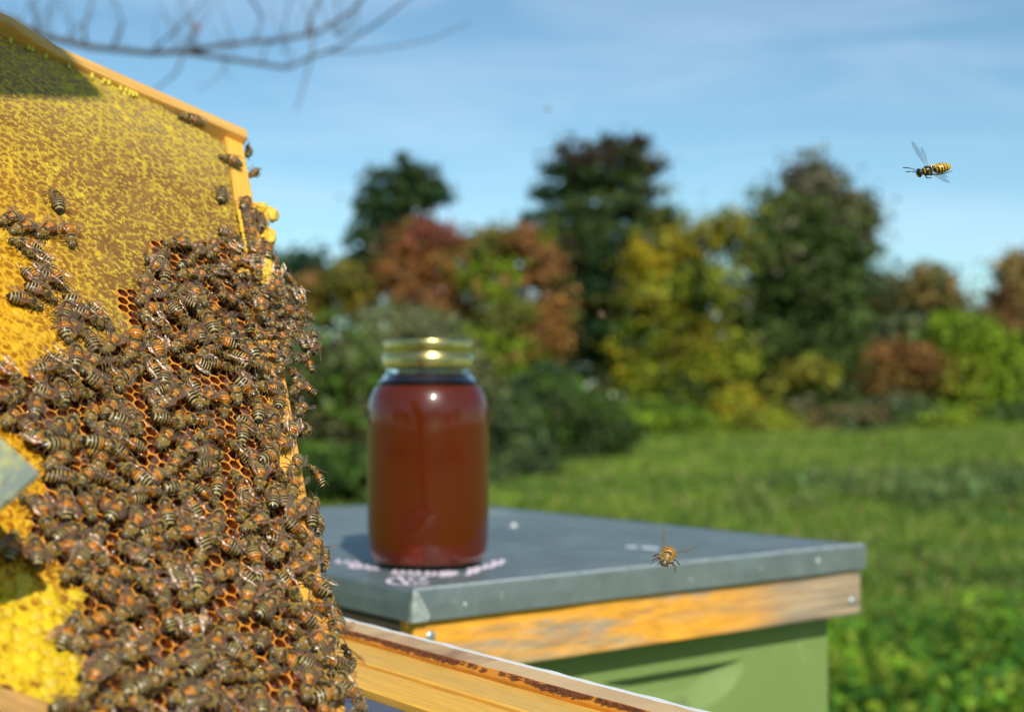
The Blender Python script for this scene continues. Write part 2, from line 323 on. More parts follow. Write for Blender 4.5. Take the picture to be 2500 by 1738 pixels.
# grass and weeds
n = 70000; y = 3.2 + (rng.random(n) ** 1.5) * 40; x = (rng.uniform(-.16, .42, n)) * y + rng.normal(0, .2, n)
gz = np.array([ground_z(a, b) for a, b in zip(x, y)])
pn = np.array([mnoise.noise((a * .5, b * .35, 0)) + .6 * mnoise.noise((a * 1.8, b * 1.3, 3)) for a, b in zip(x, y)])
h = (.05 + .05 * rng.random(n) + np.clip(pn, 0, 1) * .1) * (1 + y * .02); wd = .006 + .0016 * y
th = rng.uniform(0, 2 * math.pi, n); dx, dy = np.cos(th) * wd, np.sin(th) * wd; lx, ly = rng.normal(0, .35, n) * h, rng.normal(0, .35, n) * h
B0 = np.c_[x - dx, y - dy, gz - .01]; B1 = np.c_[x + dx, y + dy, gz - .01]; T = np.c_[x + lx, y + ly, gz + h]
V = np.stack([B0, B1, T], 1).reshape(-1, 3); Q = np.arange(3 * n).reshape(n, 3)
base = np.array([.2, .28, .035]); dry = np.array([.34, .3, .1]); dark = np.array([.12, .2, .03])
t_ = np.clip(pn * 1.2 + .35 + rng.normal(0, .2, n), 0, 1)[:, None]; c = base * t_ + dark * (1 - t_); m_ = (rng.random(n) < .1)[:, None]; c = np.where(m_, dry, c) * rng.uniform(.75, 1.3, (n, 1))
tag(link(bpy.data.objects.new('grass', big_mesh('grass', V, Q, np.repeat(c, 3, 0), M_LEAF, False))), 'mown green meadow grass with dry blades across the whole field', 'grass', kind='stuff')
def weeds(name, label, pts, leaf, cols, per, hgt, spread):
    C0 = []; PT = []
    for (px, D) in pts:
        b = at_d(px, 975, D); gz0 = ground_z(b.x, D); hh = hgt * rng.uniform(.6, 1.2)
        q = rng.normal(size=(per, 3)) * [spread, spread, 0]; q[:, 2] = rng.random(per) ** .7 * hh
        PT.append(q + [b.x, D, gz0]); C0.append(np.tile(np.array(cols[rng.integers(len(cols))]) * rng.uniform(.7, 1.3), (per, 1)) * rng.uniform(.7, 1.3, (per, 1)))
    V, Q, C = leaves(np.concatenate(PT), leaf, np.concatenate(C0)); tag(link(bpy.data.objects.new(name, big_mesh(name, V, Q, C, M_LEAF, False))), label, 'weeds', kind='stuff')
weeds('leafy_weeds', 'bright green broad leaved weeds in the bottom right corner', [(rng.uniform(1960, 2560), rng.uniform(4.2, 6.0)) for _ in range(150)], .028, [(.17, .33, .02), (.08, .19, .02), (.06, .16, .02), (.22, .3, .03)], 44, .34, .07)
weeds('tall_weeds', 'band of dull dark weeds across the right half of the meadow', [(rng.uniform(1850, 2560), rng.uniform(14.5, 17)) for _ in range(46)], .05, [(.12, .19, .06), (.1, .17, .05), (.16, .2, .06)], 45, .36, .22)
weeds('meadow_weeds', 'scattered low weed tufts in the middle of the meadow', [(rng.uniform(1250, 2560), rng.uniform(7, 34)) for _ in range(150)], .045, [(.1, .18, .03), (.15, .16, .05), (.07, .14, .03)], 30, .16, .2)
M_PETAL = mat('orange_petal', (.7, .22, .03), rough=.6); M_PETAL2 = mat('pale_orange_petal', (.55, .2, .1), rough=.6); M_STEM = mat('stem_green', (.05, .12, .02), rough=.6)
for (px, py, D, mm, lab, r_) in [(2447, 1577, 5.6, M_PETAL, 'bright orange flower in the grass at the right edge', .024), (2372, 1548, 5.9, M_PETAL2, 'pale salmon flower left of and above the bright orange one', .022)]:
    p = at_d(px, py, D); gz0 = ground_z(p.x, D); t = empty('flower', (p.x, D, gz0), label=lab, cat='flower', group='orange flowers in the meadow')
    MB().tube([(0, 0, 0), (.01, 0, (p.z - gz0) * .6), (0, 0, p.z - gz0)], .003, 5).build('stem', M_STEM, t)
    m = MB(); hz = p.z - gz0
    for k in range(9):
        a = k * 2 * math.pi / 9; ca, sa = math.cos(a), math.sin(a)
        m.add([(ca * .005, sa * .005, hz), (ca * r_ - sa * .008, sa * r_ + ca * .008, hz + .006), (ca * r_ * 1.2, sa * r_ * 1.2, hz + .002), (ca * r_ + sa * .008, sa * r_ - ca * .008, hz + .006)], [(0, 1, 2, 3)])
    m.lathe([(.0001, hz + .012), (.007, hz + .009), (.009, hz + .002), (.004, hz - .004)], 10); m.build('blossom', mm, t)

# overhanging tree at top left (trunk stands outside the frame)
M_TWIG = mat('twig_bark', (.09, .085, .085), rough=.85, noise_=(60, .7, 1.3))
tb = empty('overhanging_tree', (-2.6, 4.2, 0), label='bare grey branch with fine twigs hanging over the top left corner', cat='tree')
MB().tube([(0, 0, -.1), (.03, 0, 1), (.0, .02, 2), (.05, 0, 3.4)], [.11, .09, .08, .04], 10).build('trunk', M_BARK, tb)
def brpts(pts, D=4.0): return [at_d(x, y, D + .15 * math.sin(x * .01)) - Vector((-2.6, 4.2, 0)) for x, y in pts]
main = [(-800, -420), (-300, -120), (0, 38), (110, 90), (220, 115), (370, 130), (450, 126), (560, 107), (700, 96), (780, 78), (860, 28), (920, -50)]
segs = [(main, .013, .004), ([(450, 128), (600, 150), (700, 166), (760, 140), (830, 115), (920, 58), (1020, -20)], .0075, .003),
        ([(800, 128), (880, 126), (960, 116), (1050, 98), (1150, 55)], .003, .0015), ([(760, 60), (765, 110), (752, 170), (738, 220), (722, 272)], .0045, .002),
        ([(450, 126), (430, 180), (385, 215), (340, 240)], .004, .0015), ([(205, 108), (208, 60), (235, -30)], .005, .003), ([(275, 118), (300, 60), (285, 10), (250, -30)], .005, .003),
        ([(370, 130), (440, 62), (540, -40)], .004, .002), ([(620, 100), (640, 40), (590, -40)], .005, .003), ([(690, 96), (700, 30), (720, -40)], .003, .002),
        ([(745, 92), (760, 40), (800, -40)], .006, .004), ([(90, 70), (80, 20), (50, -40)], .004, .002), ([(110, 40), (150, -40)], .003, .002), ([(560, 105), (540, 140), (560, 200)], .002, .001),
        ([(640, 155), (650, 110), (700, 96)], .003, .002), ([(700, 166), (715, 120)], .003, .002), ([(560, 150), (530, 190), (480, 225)], .002, .001), ([(450, 126), (470, 90), (483, 60)], .002, .0015)]
for k in range(36):
    x0 = rng.uniform(20, 900); y0 = np.interp(x0, [0, 110, 220, 450, 700, 860], [40, 90, 115, 127, 130, 80]); a = rng.uniform(-1, 1)
    segs.append(([(x0, y0), (x0 + a * 40, y0 - rng.uniform(20, 60)), (x0 + a * 90, y0 - rng.uniform(60, 150))], rng.uniform(.0014, .003), .001))
for pts, r0, r1 in segs:
    p = brpts(pts); MB().tube(p, list(np.linspace(r0, r1, len(p))), 7).build('branch' if r0 > .006 else 'twig', M_TWIG, tb)
V, Q, C = leaves(np.array([tuple(p) for p in brpts([(483, 72), (485, 88), (480, 64)])]), .018, np.array([(.35, .12, .12)] * 3))
link(bpy.data.objects.new('leaf', big_mesh('leaf', V, Q, C, M_LEAF, False)), tb)

# ================================================================= THE CLOSED HIVE WITH THE METAL LID
ZL = CAMZ - .13
Nn = at_z(1009, 1441, ZL); Rr = at_z(2108, 1329, ZL); Ll = at_z(181, 1271, ZL)
e1 = (Rr - Nn).normalized(); e2 = Vector((-e1.y, e1.x, 0)); LW = (Rr - Nn).length; LL = (Ll - Nn).dot(e2)
HB = Matrix(((e1.x, e2.x, 0, Nn.x), (e1.y, e2.y, 0, Nn.y), (0, 0, 1, 0), (0, 0, 0, 1)))      # local x along the front, y to the back
M_GALV = mat('galvanised_steel', (.17, .21, .2), rough=.5, metal=.3, two=[((.25, .295, .27), 11, .52, .66), ((.135, .17, .17), 3, .45, .65), ((.36, .4, .37), 60, .66, .74)], noise_=(45, .85, 1.15), bump=(120, .0002))
M_WEATH = mat('weathered_pine', (.82, .36, .03), rough=.75, two=[((.42, .31, .17), 9, .52, .6), ((.33, .28, .2), 17, .52, .6), ((.55, .25, .07), 45, .56, .68)], noise_=(150, .7, 1.2), bump=(250, .0005), stretch=(.22, .22, 1.3))
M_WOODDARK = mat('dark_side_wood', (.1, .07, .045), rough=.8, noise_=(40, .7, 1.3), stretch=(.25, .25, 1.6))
M_GREEN = mat('sage_green_paint', (.185, .26, .075), rough=.45, two=[((.26, .34, .17), 14, .6, .7), ((.14, .18, .06), 9, .62, .7), ((.3, .27, .1), 45, .7, .74)], noise_=(7, .92, 1.06), bump=(60, .0003))
M_CHALK = mat('pink_chalk', (.78, .66, .73), rough=.9); M_WHITE = mat('white_spot', (.6, .6, .56), rough=.8)
M_NAIL = mat('nail_steel', (.5, .55, .56), rough=.35, metal=.8)
hive = empty('beehive', (Nn.x, Nn.y, 0), label='green closed beehive with grey metal lid and weathered wooden rim', cat='beehive'); hive.matrix_world = HB
m = MB(); RH = .0212                                   # lid: skirt walls around a slightly domed sheet
nx_, ny_ = 24, 32; Vt = []
for j in range(ny_ + 1):
    for i in range(nx_ + 1):
        a, b = i / nx_, j / ny_; Vt.append((a * LW, b * LL, ZL + .0016 * math.sin(math.pi * a) * math.sin(math.pi * b) + .0003 * math.sin(9 * a + 4 * b)))
m.add(Vt, [(j * (nx_ + 1) + i, j * (nx_ + 1) + i + 1, (j + 1) * (nx_ + 1) + i + 1, (j + 1) * (nx_ + 1) + i) for j in range(ny_) for i in range(nx_)])
o = m.build('lid_sheet', M_GALV, hive)
T_ = .0012
for (x0, x1, y0, y1) in ((-T_, LW + T_, -T_, 0), (-T_, LW + T_, LL, LL + T_), (-T_, 0, 0, LL), (LW, LW + T_, 0, LL)):
    # skirt built in short lengths that waver a little, so the fold is not dead straight
    m = MB(); nseg = 30; L_ = max(x1 - x0, y1 - y0); horiz = (x1 - x0) > (y1 - y0)
    Vs = []
    for k in range(nseg + 1):
        f = k / nseg; wv = .0005 * math.sin(f * 11) + .0003 * math.sin(f * 31); sg = -1 if (y0 < 0 and horiz) or (x0 < 0 and not horiz) else 1
        for (zz, o_) in ((ZL + .0003, 0), (ZL - .0012, .0012), (ZL - RH * .5, .0014 + wv), (ZL - RH, .0012 + wv), (ZL - RH, wv - .0002)):
            if horiz: Vs.append((x0 + L_ * f, (y0 if sg < 0 else y1) + sg * o_, zz))
            else: Vs.append(((x0 if sg < 0 else x1) + sg * o_, y0 + L_ * f, zz))
    m.add(Vs, [(k * 5 + i, k * 5 + i + 1, (k + 1) * 5 + i + 1, (k + 1) * 5 + i) for k in range(nseg) for i in range(4)])
    m.build('lid_skirt', M_GALV, hive, False)
m = MB(); m.add([(-.003, -.0036, ZL + .0006), (.002, -.0036, ZL - .001), (.0115, -.0038, ZL - RH * .82), (.0095, -.0038, ZL - RH), (-.0038, -.0038, ZL - RH)], [(0, 1, 2, 3, 4)])
m.add([(-.0036, -.003, ZL + .0006), (-.0038, -.0036, ZL - RH), (-.0038, .001, ZL - RH)], [(0, 1, 2)])
m.build('corner_fold', mat('scraped_steel', (.4, .44, .41), rough=.55, metal=.2, noise_=(160, .55, 1.25)), hive)
WH = .0405; z1 = ZL - RH; z0 = z1 - WH; wi = .003
tag(bevel(MB().box(wi, LW + .0005 - wi * .2, wi, wi + .019, z0, z1 + .004).build('rim_board', M_WEATH, hive, False), .0016), 'orange and grey weathered front board of the rim')
bevel(MB().box(wi + .012, wi + .031, wi + .0192, LL - wi, z0, z1 + .004).build('rim_board', M_WOODDARK, hive, False), .0016)  # left board set back; shade under the skirt is put into its dark colour
bevel(MB().box(LW - wi - .019, LW - .0006, wi + .0192, LL - wi, z0, z1 + .004).build('rim_board', M_WEATH, hive, False), .0016)
bevel(MB().box(wi + .0192, LW - wi - .0192, LL - wi - .019, LL - wi, z0, z1 + .004).build('rim_board', M_WEATH, hive, False), .0016)
MB().box(wi + .019, LW - wi - .019, wi + .019, LL - wi - .019, z0 + .01, z0 + .018).build('inner_cover', M_WOODDARK, hive, False)
for (x_, z_) in ((.0165, z1 - .012), (LW - .012, z0 + .012)):
    nl = MB().lathe([(.0001, .0012), (.003, .001), (.0042, 0), (.0042, -.001)], 16).build('nail_head', M_NAIL, hive); nl.matrix_local = Matrix.Translation((x_, wi - .0002, z_)) @ Matrix.Rotation(math.radians(90), 4, 'X')
# green boxes below with a carved hand hold
gx0, gx1, gy0, gy1 = .03, LW - .014, .030, LL - .022
zt = z0; BH = .243
for bi in range(3):
    zb = zt - BH; t = MB()
    nX, nZ = 90, 54; Vv = []
    hx, hw, hz_, hh_ = (gx0 + gx1) / 2 + .03, .08, zt - .031, .036
    for j in range(nZ + 1):
        for i in range(nX + 1):
            x_ = gx0 + (gx1 - gx0) * i / nX; z_ = zb + (zt - zb) * j / nZ
            Vv.append((x_, gy0, z_))
    # hand hold profile: flat roof cut, scooped bottom
    Vv = np.array(Vv)
    zz_ = np.linspace(zb, zt, nZ + 1); 
    k0 = int(np.argmin(abs(zz_ - hz_))); Vv2 = Vv.reshape(nZ + 1, nX + 1, 3)
    Vv2[k0, :, 2] = hz_; Vv2[k0 + 1, :, 2] = hz_ + .0008
    for j in range(nZ + 1):
        for i in range(nX + 1):
            X_, Z_ = (Vv2[j, i, 0] - hx) / hw, (hz_ - Vv2[j, i, 2]) / hh_
            if 0 <= Z_ <= 1 and abs(X_) < 1:
                d = (1 - X_ * X_ - Z_ * Z_ * .95)
                if d > 0: Vv2[j, i, 1] += .0125 * min(1, d * 1.5) * (1 - Z_ * .25)
    t.add(Vv2.reshape(-1, 3), [(j * (nX + 1) + i, j * (nX + 1) + i + 1, (j + 1) * (nX + 1) + i + 1, (j + 1) * (nX + 1) + i) for j in range(nZ) for i in range(nX)])
    t.box(gx0, gx1, gy0 + .016, gy0 + .019, zb, zt); t.box(gx0, gx0 + .019, gy0 + .0006, gy1, zb, zt); t.box(gx1 - .019, gx1, gy0 + .0006, gy1, zb, zt); t.box(gx0, gx1, gy1 - .019, gy1, zb, zt)
    o = t.build('hive_body', M_GREEN, hive, False); zt = zb - .001
MB().box(gx0 - .01, gx1 + .01, gy0 - .03, gy1 + .01, zt - .05, zt).build('bottom_board', M_WOODDARK, hive, False)
for a in (gx0 + .02, gx1 - .12):
    MB().box(a, a + .1, gy0, gy1, 0, zt - .0505).build('stand_block', mat('concrete_block', (.3, .29, .27), rough=.95, noise_=(20, .8, 1.1)), hive, False)
# pink chalk scribble, white droppings and scratches on the lid: flat marks at their own place
wt = M_WEATH.node_tree; wp = wt.nodes['Principled BSDF']; src_ = wp.inputs['Base Color'].links[0].from_socket
wtc = wt.nodes.new('ShaderNodeTexCoord'); wse = wt.nodes.new('ShaderNodeSeparateXYZ'); wno = wt.nodes.new('ShaderNodeTexNoise'); wno.inputs['Scale'].default_value = 22; wno.inputs['Detail'].default_value = 5
wmp = wt.nodes.new('ShaderNodeMapping'); wmp.inputs['Scale'].default_value = (.3, .3, 2.2)
wma = wt.nodes.new('ShaderNodeMath'); wma.operation = 'MULTIPLY_ADD'; wma.inputs[1].default_value = .45
wmr = wt.nodes.new('ShaderNodeMapRange'); wmr.inputs['From Min'].default_value = .48; wmr.inputs['From Max'].default_value = .66
wmx = wt.nodes.new('ShaderNodeMix'); wmx.data_type = 'RGBA'; wn2 = wt.nodes.new('ShaderNodeTexNoise'); wn2.inputs['Scale'].default_value = 70; wn2.inputs['Detail'].default_value = 7; wm3 = wt.nodes.new('ShaderNodeMapping'); wm3.inputs['Scale'].default_value = (.12, .12, 2.2)
wcr = wt.nodes.new('ShaderNodeValToRGB'); wcr.color_ramp.elements[0].position = .36; wcr.color_ramp.elements[0].color = (.2, .15, .11, 1); wcr.color_ramp.elements[1].position = .64; wcr.color_ramp.elements[1].color = (.46, .33, .2, 1)
wt.links.new(wtc.outputs['Object'], wm3.inputs[0]); wt.links.new(wm3.outputs[0], wn2.inputs['Vector']); wt.links.new(wn2.outputs['Fac'], wcr.inputs[0]); wt.links.new(wcr.outputs[0], wmx.inputs['B'])
wl = wt.links.new; wl(wtc.outputs['Object'], wse.inputs[0]); wl(wtc.outputs['Object'], wmp.inputs[0]); wl(wmp.outputs[0], wno.inputs['Vector']); wl(wno.outputs['Fac'], wma.inputs[0]); wl(wse.outputs['X'], wma.inputs[2])
wl(wma.outputs[0], wmr.inputs['Value']); wl(wmr.outputs[0], wmx.inputs['Factor']); wl(src_, wmx.inputs['A']); wl(wmx.outputs['Result'], wp.inputs['Base Color'])
HBi = HB.inverted()
def on_lid(px, py, dz=.0022): p = HBi @ at_z(px, py, ZL); p.z = ZL + .0016 * math.sin(math.pi * p.x / LW) * math.sin(math.pi * p.y / LL) + .0006; return p
m = MB()
def stroke(pts, wd):
    P = [on_lid(*p) for p in pts]; V = []
    for i, p in enumerate(P):
        d = (P[min(i + 1, len(P) - 1)] - P[max(i - 1, 0)]); d.z = 0; d.normalize(); s_ = Vector((-d.y, d.x, 0)) * wd * .6; V += [p - s_, p + s_]
    m.add(V, [(2 * i, 2 * i + 1, 2 * i + 3, 2 * i + 2) for i in range(len(P) - 1)])
def squig(x0, y0, x1, y1, nn, amp, wd=.0022, rise=0):
    pts = []
    for k in range(nn * 6 + 1):
        f = k / (nn * 6); a = f * nn * 2 * math.pi
        pts.append((x0 + (x1 - x0) * f + math.sin(a) * 5, y0 + (y1 - y0) * f + rise * f * f + math.cos(a) * amp * (1 + .3 * math.sin(a * .37))))
    stroke(pts, wd)
squig(815, 1372, 880, 1376, 3, 4); squig(850, 1382, 925, 1388, 4, 5, .003); squig(955, 1398, 1030, 1400, 4, 5, .0026); squig(1035, 1403, 1120, 1400, 5, 5, .0024)
squig(1075, 1405, 1118, 1400, 2, 5, .003); squig(1138, 1400, 1235, 1370, 5, 6, .0032); squig(1150, 1392, 1225, 1376, 3, 3, .003)
stroke([(997 + 50 * math.cos(a), 1420 + 10 * math.sin(a)) for a in np.linspace(.3, 5.9, 30)], .0026)
stroke([(973, 1408), (992, 1428), (1003, 1412), (1016, 1426), (1036, 1414)], .0026)
m.build('chalk_writing', M_CHALK, hive, False)
def spot(px, py, r, mtl, nm='paint_spot'):
    p = on_lid(px, py); mm = MB(); mm.add([(p.x + r * math.cos(a) * (1 + .2 * math.sin(3 * a)), p.y + r * math.sin(a), p.z + .0003) for a in np.linspace(0, 2 * math.pi, 13)[:-1]], [tuple(range(12))]); return mm.build(nm, mtl, hive, False)
pb = at_z(1254, 1290, ZL); pb.z = ZL + .0028; m_ = MB()
m_.lathe([(.0001, .003), (.0018, .0026), (.0031, .001), (.0034, -.0006), (.0026, -.0026), (.0001, -.003)], 10); po = m_.build('pebble', M_WHITE); po.location = pb; po.scale = (1.1, .9, .9)
tag(po, 'small pale pebble lying on the metal lid right of the jar', 'pebble')
mm = MB(); pp = [on_lid(1528, 1341), on_lid(1556, 1342), on_lid(1556, 1336), on_lid(1528, 1335)]; mm.add(pp, [(0, 1, 2, 3)]); pp = [on_lid(1567, 1343), on_lid(1608, 1346), on_lid(1608, 1339), on_lid(1567, 1336)]; mm.add(pp, [(0, 1, 2, 3)]); mm.build('white_mark', mat('pale_blue_white', (.5, .56, .58), rough=.7), hive, False)
m = MB(); Vw = []; ns = 160
for k in range(ns + 1):
    f = k / ns; w1 = .0012 + .0014 * max(0, mnoise.noise((f * 30, 2, 0))) + .001 * max(0, f - .8) * 5; Vw += [(LW * f, .0006 + w1, ZL + .0011), (LW * f, -.0004, ZL + .0009), (LW * f, -.0019, ZL - .0011)]
m.add(Vw, [(k * 3 + i, k * 3 + i + 1, (k + 1) * 3 + i + 1, (k + 1) * 3 + i) for k in range(ns) for i in range(2)])
m.build('worn_edge', mat('worn_zinc', (.36, .41, .39), rough=.6, metal=.1, two=[((.24, .28, .29), 60, .5, .6)], noise_=(200, .8, 1.2)), hive)
# small pale scuffs on the front skirt
m = MB()
for (fx, fz, r) in [(.041, .58, .0015), (.262, .62, .0014), (.345, .5, .0011), (.417, .42, .0022)]:
    m.add([(fx + r * math.cos(a) * (1.1 + .5 * math.sin(fx * 90)), -.0034, ZL - RH * fz + r * math.sin(a)) for a in np.linspace(0, 2 * math.pi, 11)[:-1]], [tuple(range(10))])
m.build('scuff_marks', mat('pale_scuff', (.5, .55, .53), rough=.6), hive, False)

# ================================================================= HONEY JAR
JP = at_z(1045, 1381, ZL); JP.z = ZL + .0019
jar = empty('honey_jar', JP, label='large glass mason jar of dark amber honey with gold screw lid', cat='jar'); jar.scale = (.975, .975, .925)
M_GLASS = mat('jar_glass', (.97, 1, .99), rough=.012, trans=1, ior=1.5); M_HONEY = mat('amber_honey', (.2, .026, .0001), rough=.3, trans=.62, ior=1.36, spec=.0, coat=.7)
ho = M_HONEY.node_tree; va = ho.nodes.new('ShaderNodeVolumeAbsorption'); va.inputs['Color'].default_value = (.9, .3, .01, 1); va.inputs['Density'].default_value = 14
hout = [n for n in ho.nodes if n.type == 'OUTPUT_MATERIAL'][0]; ho.links.new(va.outputs[0], hout.inputs['Volume'])
mmj = .001
outer = [(0.0001, 1.2), (20, 1.0), (30, .2), (36, 0), (41, 1.5), (45, 6), (47.5, 14), (48.4, 26), (48.7, 45), (48.7, 100), (48.7, 126), (47.9, 134), (45.5, 143), (41.5, 150.5), (36.5, 157), (34, 160.5), (33.4, 164), (33.4, 186)]
inner = [(30.6, 186), (30.6, 164), (31.2, 160.5), (34, 156), (38.8, 149.5), (42.8, 142), (45.1, 133.5), (45.9, 126), (45.9, 100), (45.9, 45), (45.6, 27), (44.6, 16), (42, 9), (37, 5.5), (30, 5), (0.0001, 5)]
def smooth_prof(p, n=3):
    p = [(a, b) for a, b in p]
    for _ in range(n):
        q = [p[0]]
        for a, b in zip(p[:-1], p[1:]): q += [(a[0] * .75 + b[0] * .25, a[1] * .75 + b[1] * .25), (a[0] * .25 + b[0] * .75, a[1] * .25 + b[1] * .75)]
        q.append(p[-1]); p = q
    return [(a * mmj, b * mmj) for a, b in p]
so_, si_ = smooth_prof(outer, 2), smooth_prof(inner, 2)
up_o = [p for p in so_ if p[1] > .1503]; up_i = [p for p in si_ if p[1] > .1503]
MB().lathe(up_o + up_i, 96, closed=True).build('glass_neck', M_GLASS, jar)
MB().lathe([p for p in so_ if p[1] < .0035] + [(.0445, .0036), (.0001, .0036)], 96).build('glass_base', M_GLASS, jar)
hon = [(.0001, .0038), (.0440, .0038)] + [p for p in so_ if .0042 < p[1] <= .1503] + [(up_i[-1][0] - .0001, .1504)] + [(p[0] * .996, p[1]) for p in up_i[::-1] if .1506 < p[1] < .1592] + [(.0310, .1594), (.0300, .1590), (.0001, .1589)]
MB().lathe(hon, 96).build('honey', M_HONEY, jar)
M_HONEY.node_tree.nodes['Principled BSDF'].inputs['Coat Roughness'].default_value = .03
M_GOLD = mat('gold_lid_metal', (.56, .45, .17), rough=.25, metal=1, noise_=(30, .9, 1.1)); M_GOLD2 = mat('gold_band_underside', (.3, .16, .12), rough=.4, metal=.6)
band = [(34.0, 164.3), (36.9, 164.6), (37.3, 166.5), (37.3, 173), (36.7, 175), (35.8, 176.5), (35.8, 178), (36.3, 179.5), (36.6, 183), (36.4, 187), (35.8, 188.2), (33.5, 188.5), (31.5, 188)]
seg = 160; m = MB(); V = []
for r, z in smooth_prof(band, 2):
    for k in range(seg):
        kn = .00018 * math.cos(k * math.pi) if .182 < z < .1875 else 0
        V.append(((r + kn) * math.cos(2 * math.pi * k / seg), (r + kn) * math.sin(2 * math.pi * k / seg), z))
nn = len(V) // seg; m.add(V, [(i * seg + k, i * seg + (k + 1) % seg, (i + 1) * seg + (k + 1) % seg, (i + 1) * seg + k) for i in range(nn - 1) for k in range(seg)]); m.build('screw_band', M_GOLD, jar)
MB().lathe([(.0001, .1872), (.022, .1872), (.0235, .1878), (.0316, .1878), (.0318, .186)], 64).build('lid_disc', M_GOLD, jar)
MB().lathe([(.0334, .1645), (.0345, .165), (.0346, .1665), (.0336, .167)], 64).build('neck_ring', M_GLASS, jar)

# ================================================================= THE OPEN HIVE BOX IN FRONT
M_RIMWOOD = mat('raw_box_wood', (.6, .4, .2), rough=.7, two=[((.25, .13, .08), 30, .55, .68)], noise_=(60, .85, 1.1), stretch=(.35, .35, 1), bump=(200, .0003))
M_INNER = mat('propolised_wood', (.66, .25, .015), rough=.5, two=[((.2, .06, .02), 26, .56, .68)], noise_=(50, .8, 1.12), stretch=(.5, .5, 1), bump=(120, .0004))
M_TOPBAR = mat('golden_pine_bar', (.9, .47, .04), rough=.5, two=[((.55, .2, .07), 60, .66, .72), ((.68, .4, .09), 6, .4, .6)], noise_=(420, .82, 1.1), stretch=(1, .07, 1), bump=(260, .00025))
M_PAINT = mat('white_box_paint', (.78, .77, .72), rough=.5, two=[((.45, .3, .18), 90, .68, .72)], noise_=(30, .93, 1.04), bump=(150, .0003))
M_PROP = mat('propolis', (.22, .07, .03), rough=.4, noise_=(300, .5, 1.5), bump=(500, .0004))
M_SLATE = mat('blue_grey_sheet', (.09, .12, .2), rough=.4, metal=.3, noise_=(12, .8, 1.2), stretch=(1, .2, 1))
a_ = at_z(840, 1507, ZL); b_2 = at_z(1640, 1713, ZL); f2 = (a_ - b_2).normalized(); f1 = Vector((f2.y, -f2.x, 0))   # f2 along the wall away, f1 to the right
OB = Matrix(((f1.x, f2.x, 0, b_2.x), (f1.y, f2.y, 0, b_2.y), (0, 0, 1, 0), (0, 0, 0, 1)))
ob = empty('open_hive_box', (b_2.x, b_2.y, 0), label='open wooden hive box in front, with a white painted outer edge', cat='hive box'); ob.matrix_world = OB
WL = (a_ - b_2).length; y0, y1 = -.09, WL + .13; BWd = .405; zr = ZL
TW = .019
def wall(nm, x0, x1, ya, yb, lab=None):
    m = MB(); o = bevel(MB().box(x0, x1, ya, yb, zr - .24, zr).build(nm, [M_RIMWOOD], ob, False), .0012)
    return o
nseg = 120; m = MB(); Vw = []                              # right wall, with a slightly worn uneven rim
for k in range(nseg + 1):
    y_ = y0 + (y1 - y0) * k / nseg; e = .0004 * mnoise.noise((y_ * 40, 0, 0)); e2_ = .0004 * mnoise.noise((y_ * 55, 5, 0)); s_ = .0004 * mnoise.noise((y_ * 90, 9, 2))
    for (xx, zz) in ((-TW, zr - .24), (-TW + s_, zr - .004), (-TW + .0016 + s_, zr - .0006 + e), (-.0054 + s_ * 3, zr + e * .5), (-.0052 + s_ * 3, zr + .0004 + e2_ * .3), (-.0009 + e2_, zr + .0003 + e2_), (e2_ * .5, zr - .0012), (0, zr - .24)): Vw.append((xx, y_, zz))
mi_ = [1, 1, 0, 0, 2, 2, 2]
for i in range(7):
    m.f += [[k * 8 + i, k * 8 + i + 1, (k + 1) * 8 + i + 1, (k + 1) * 8 + i] for k in range(nseg)]; m.m += [mi_[i]] * nseg
m.v.append(np.array([tuple(v) for v in Vw])); m.c.append(np.ones((len(Vw), 3))); m.n = len(Vw)
tag(m.build('side_wall', [M_RIMWOOD, M_INNER, M_PAINT], ob, False), 'right wall with white paint outside and raw wood rim')
wall('end_wall', -BWd, -TW - .0004, y1 - TW, y1); wall('end_wall', -BWd, -TW - .0004, y0, y0 + TW); wall('side_wall', -BWd, -BWd + TW, y0 + TW + .0004, y1 - TW - .0004)
m = MB()
for k in range(1500):
    y_ = rng.uniform(y0 + .03, y1 - .05); z_ = zr - abs(rng.normal(0, .0013)) * (1 + mnoise.noise((y_ * 25, 1, 1))) - .0003; r = rng.uniform(.0002, .0009)
    if mnoise.noise((y_ * 14, 3, 1)) + rng.normal(0, .2) < .02: continue
    q = [(-TW + .0004 - r * .35 * 0 - .0002 - (r * .4 if i == 1 else 0) * 0, 0, 0) for i in range(1)]
    nside = 7; V = [(-TW - .0003 - .0004 * rng.random(), y_, z_)] + [(-TW + .0003, y_ + r * 4.5 * math.cos(a) * rng.uniform(.7, 1.2), min(zr - .0003, z_ + r * math.sin(a) * rng.uniform(.7, 1.2))) for a in np.linspace(0, 2 * math.pi, nside + 1)[:-1]]
    m.add(V, [(0, i + 1, (i + 1) % nside + 1) for i in range(nside)])
tag(m.build('propolis_crust', M_PROP, ob, True), kind='stuff')
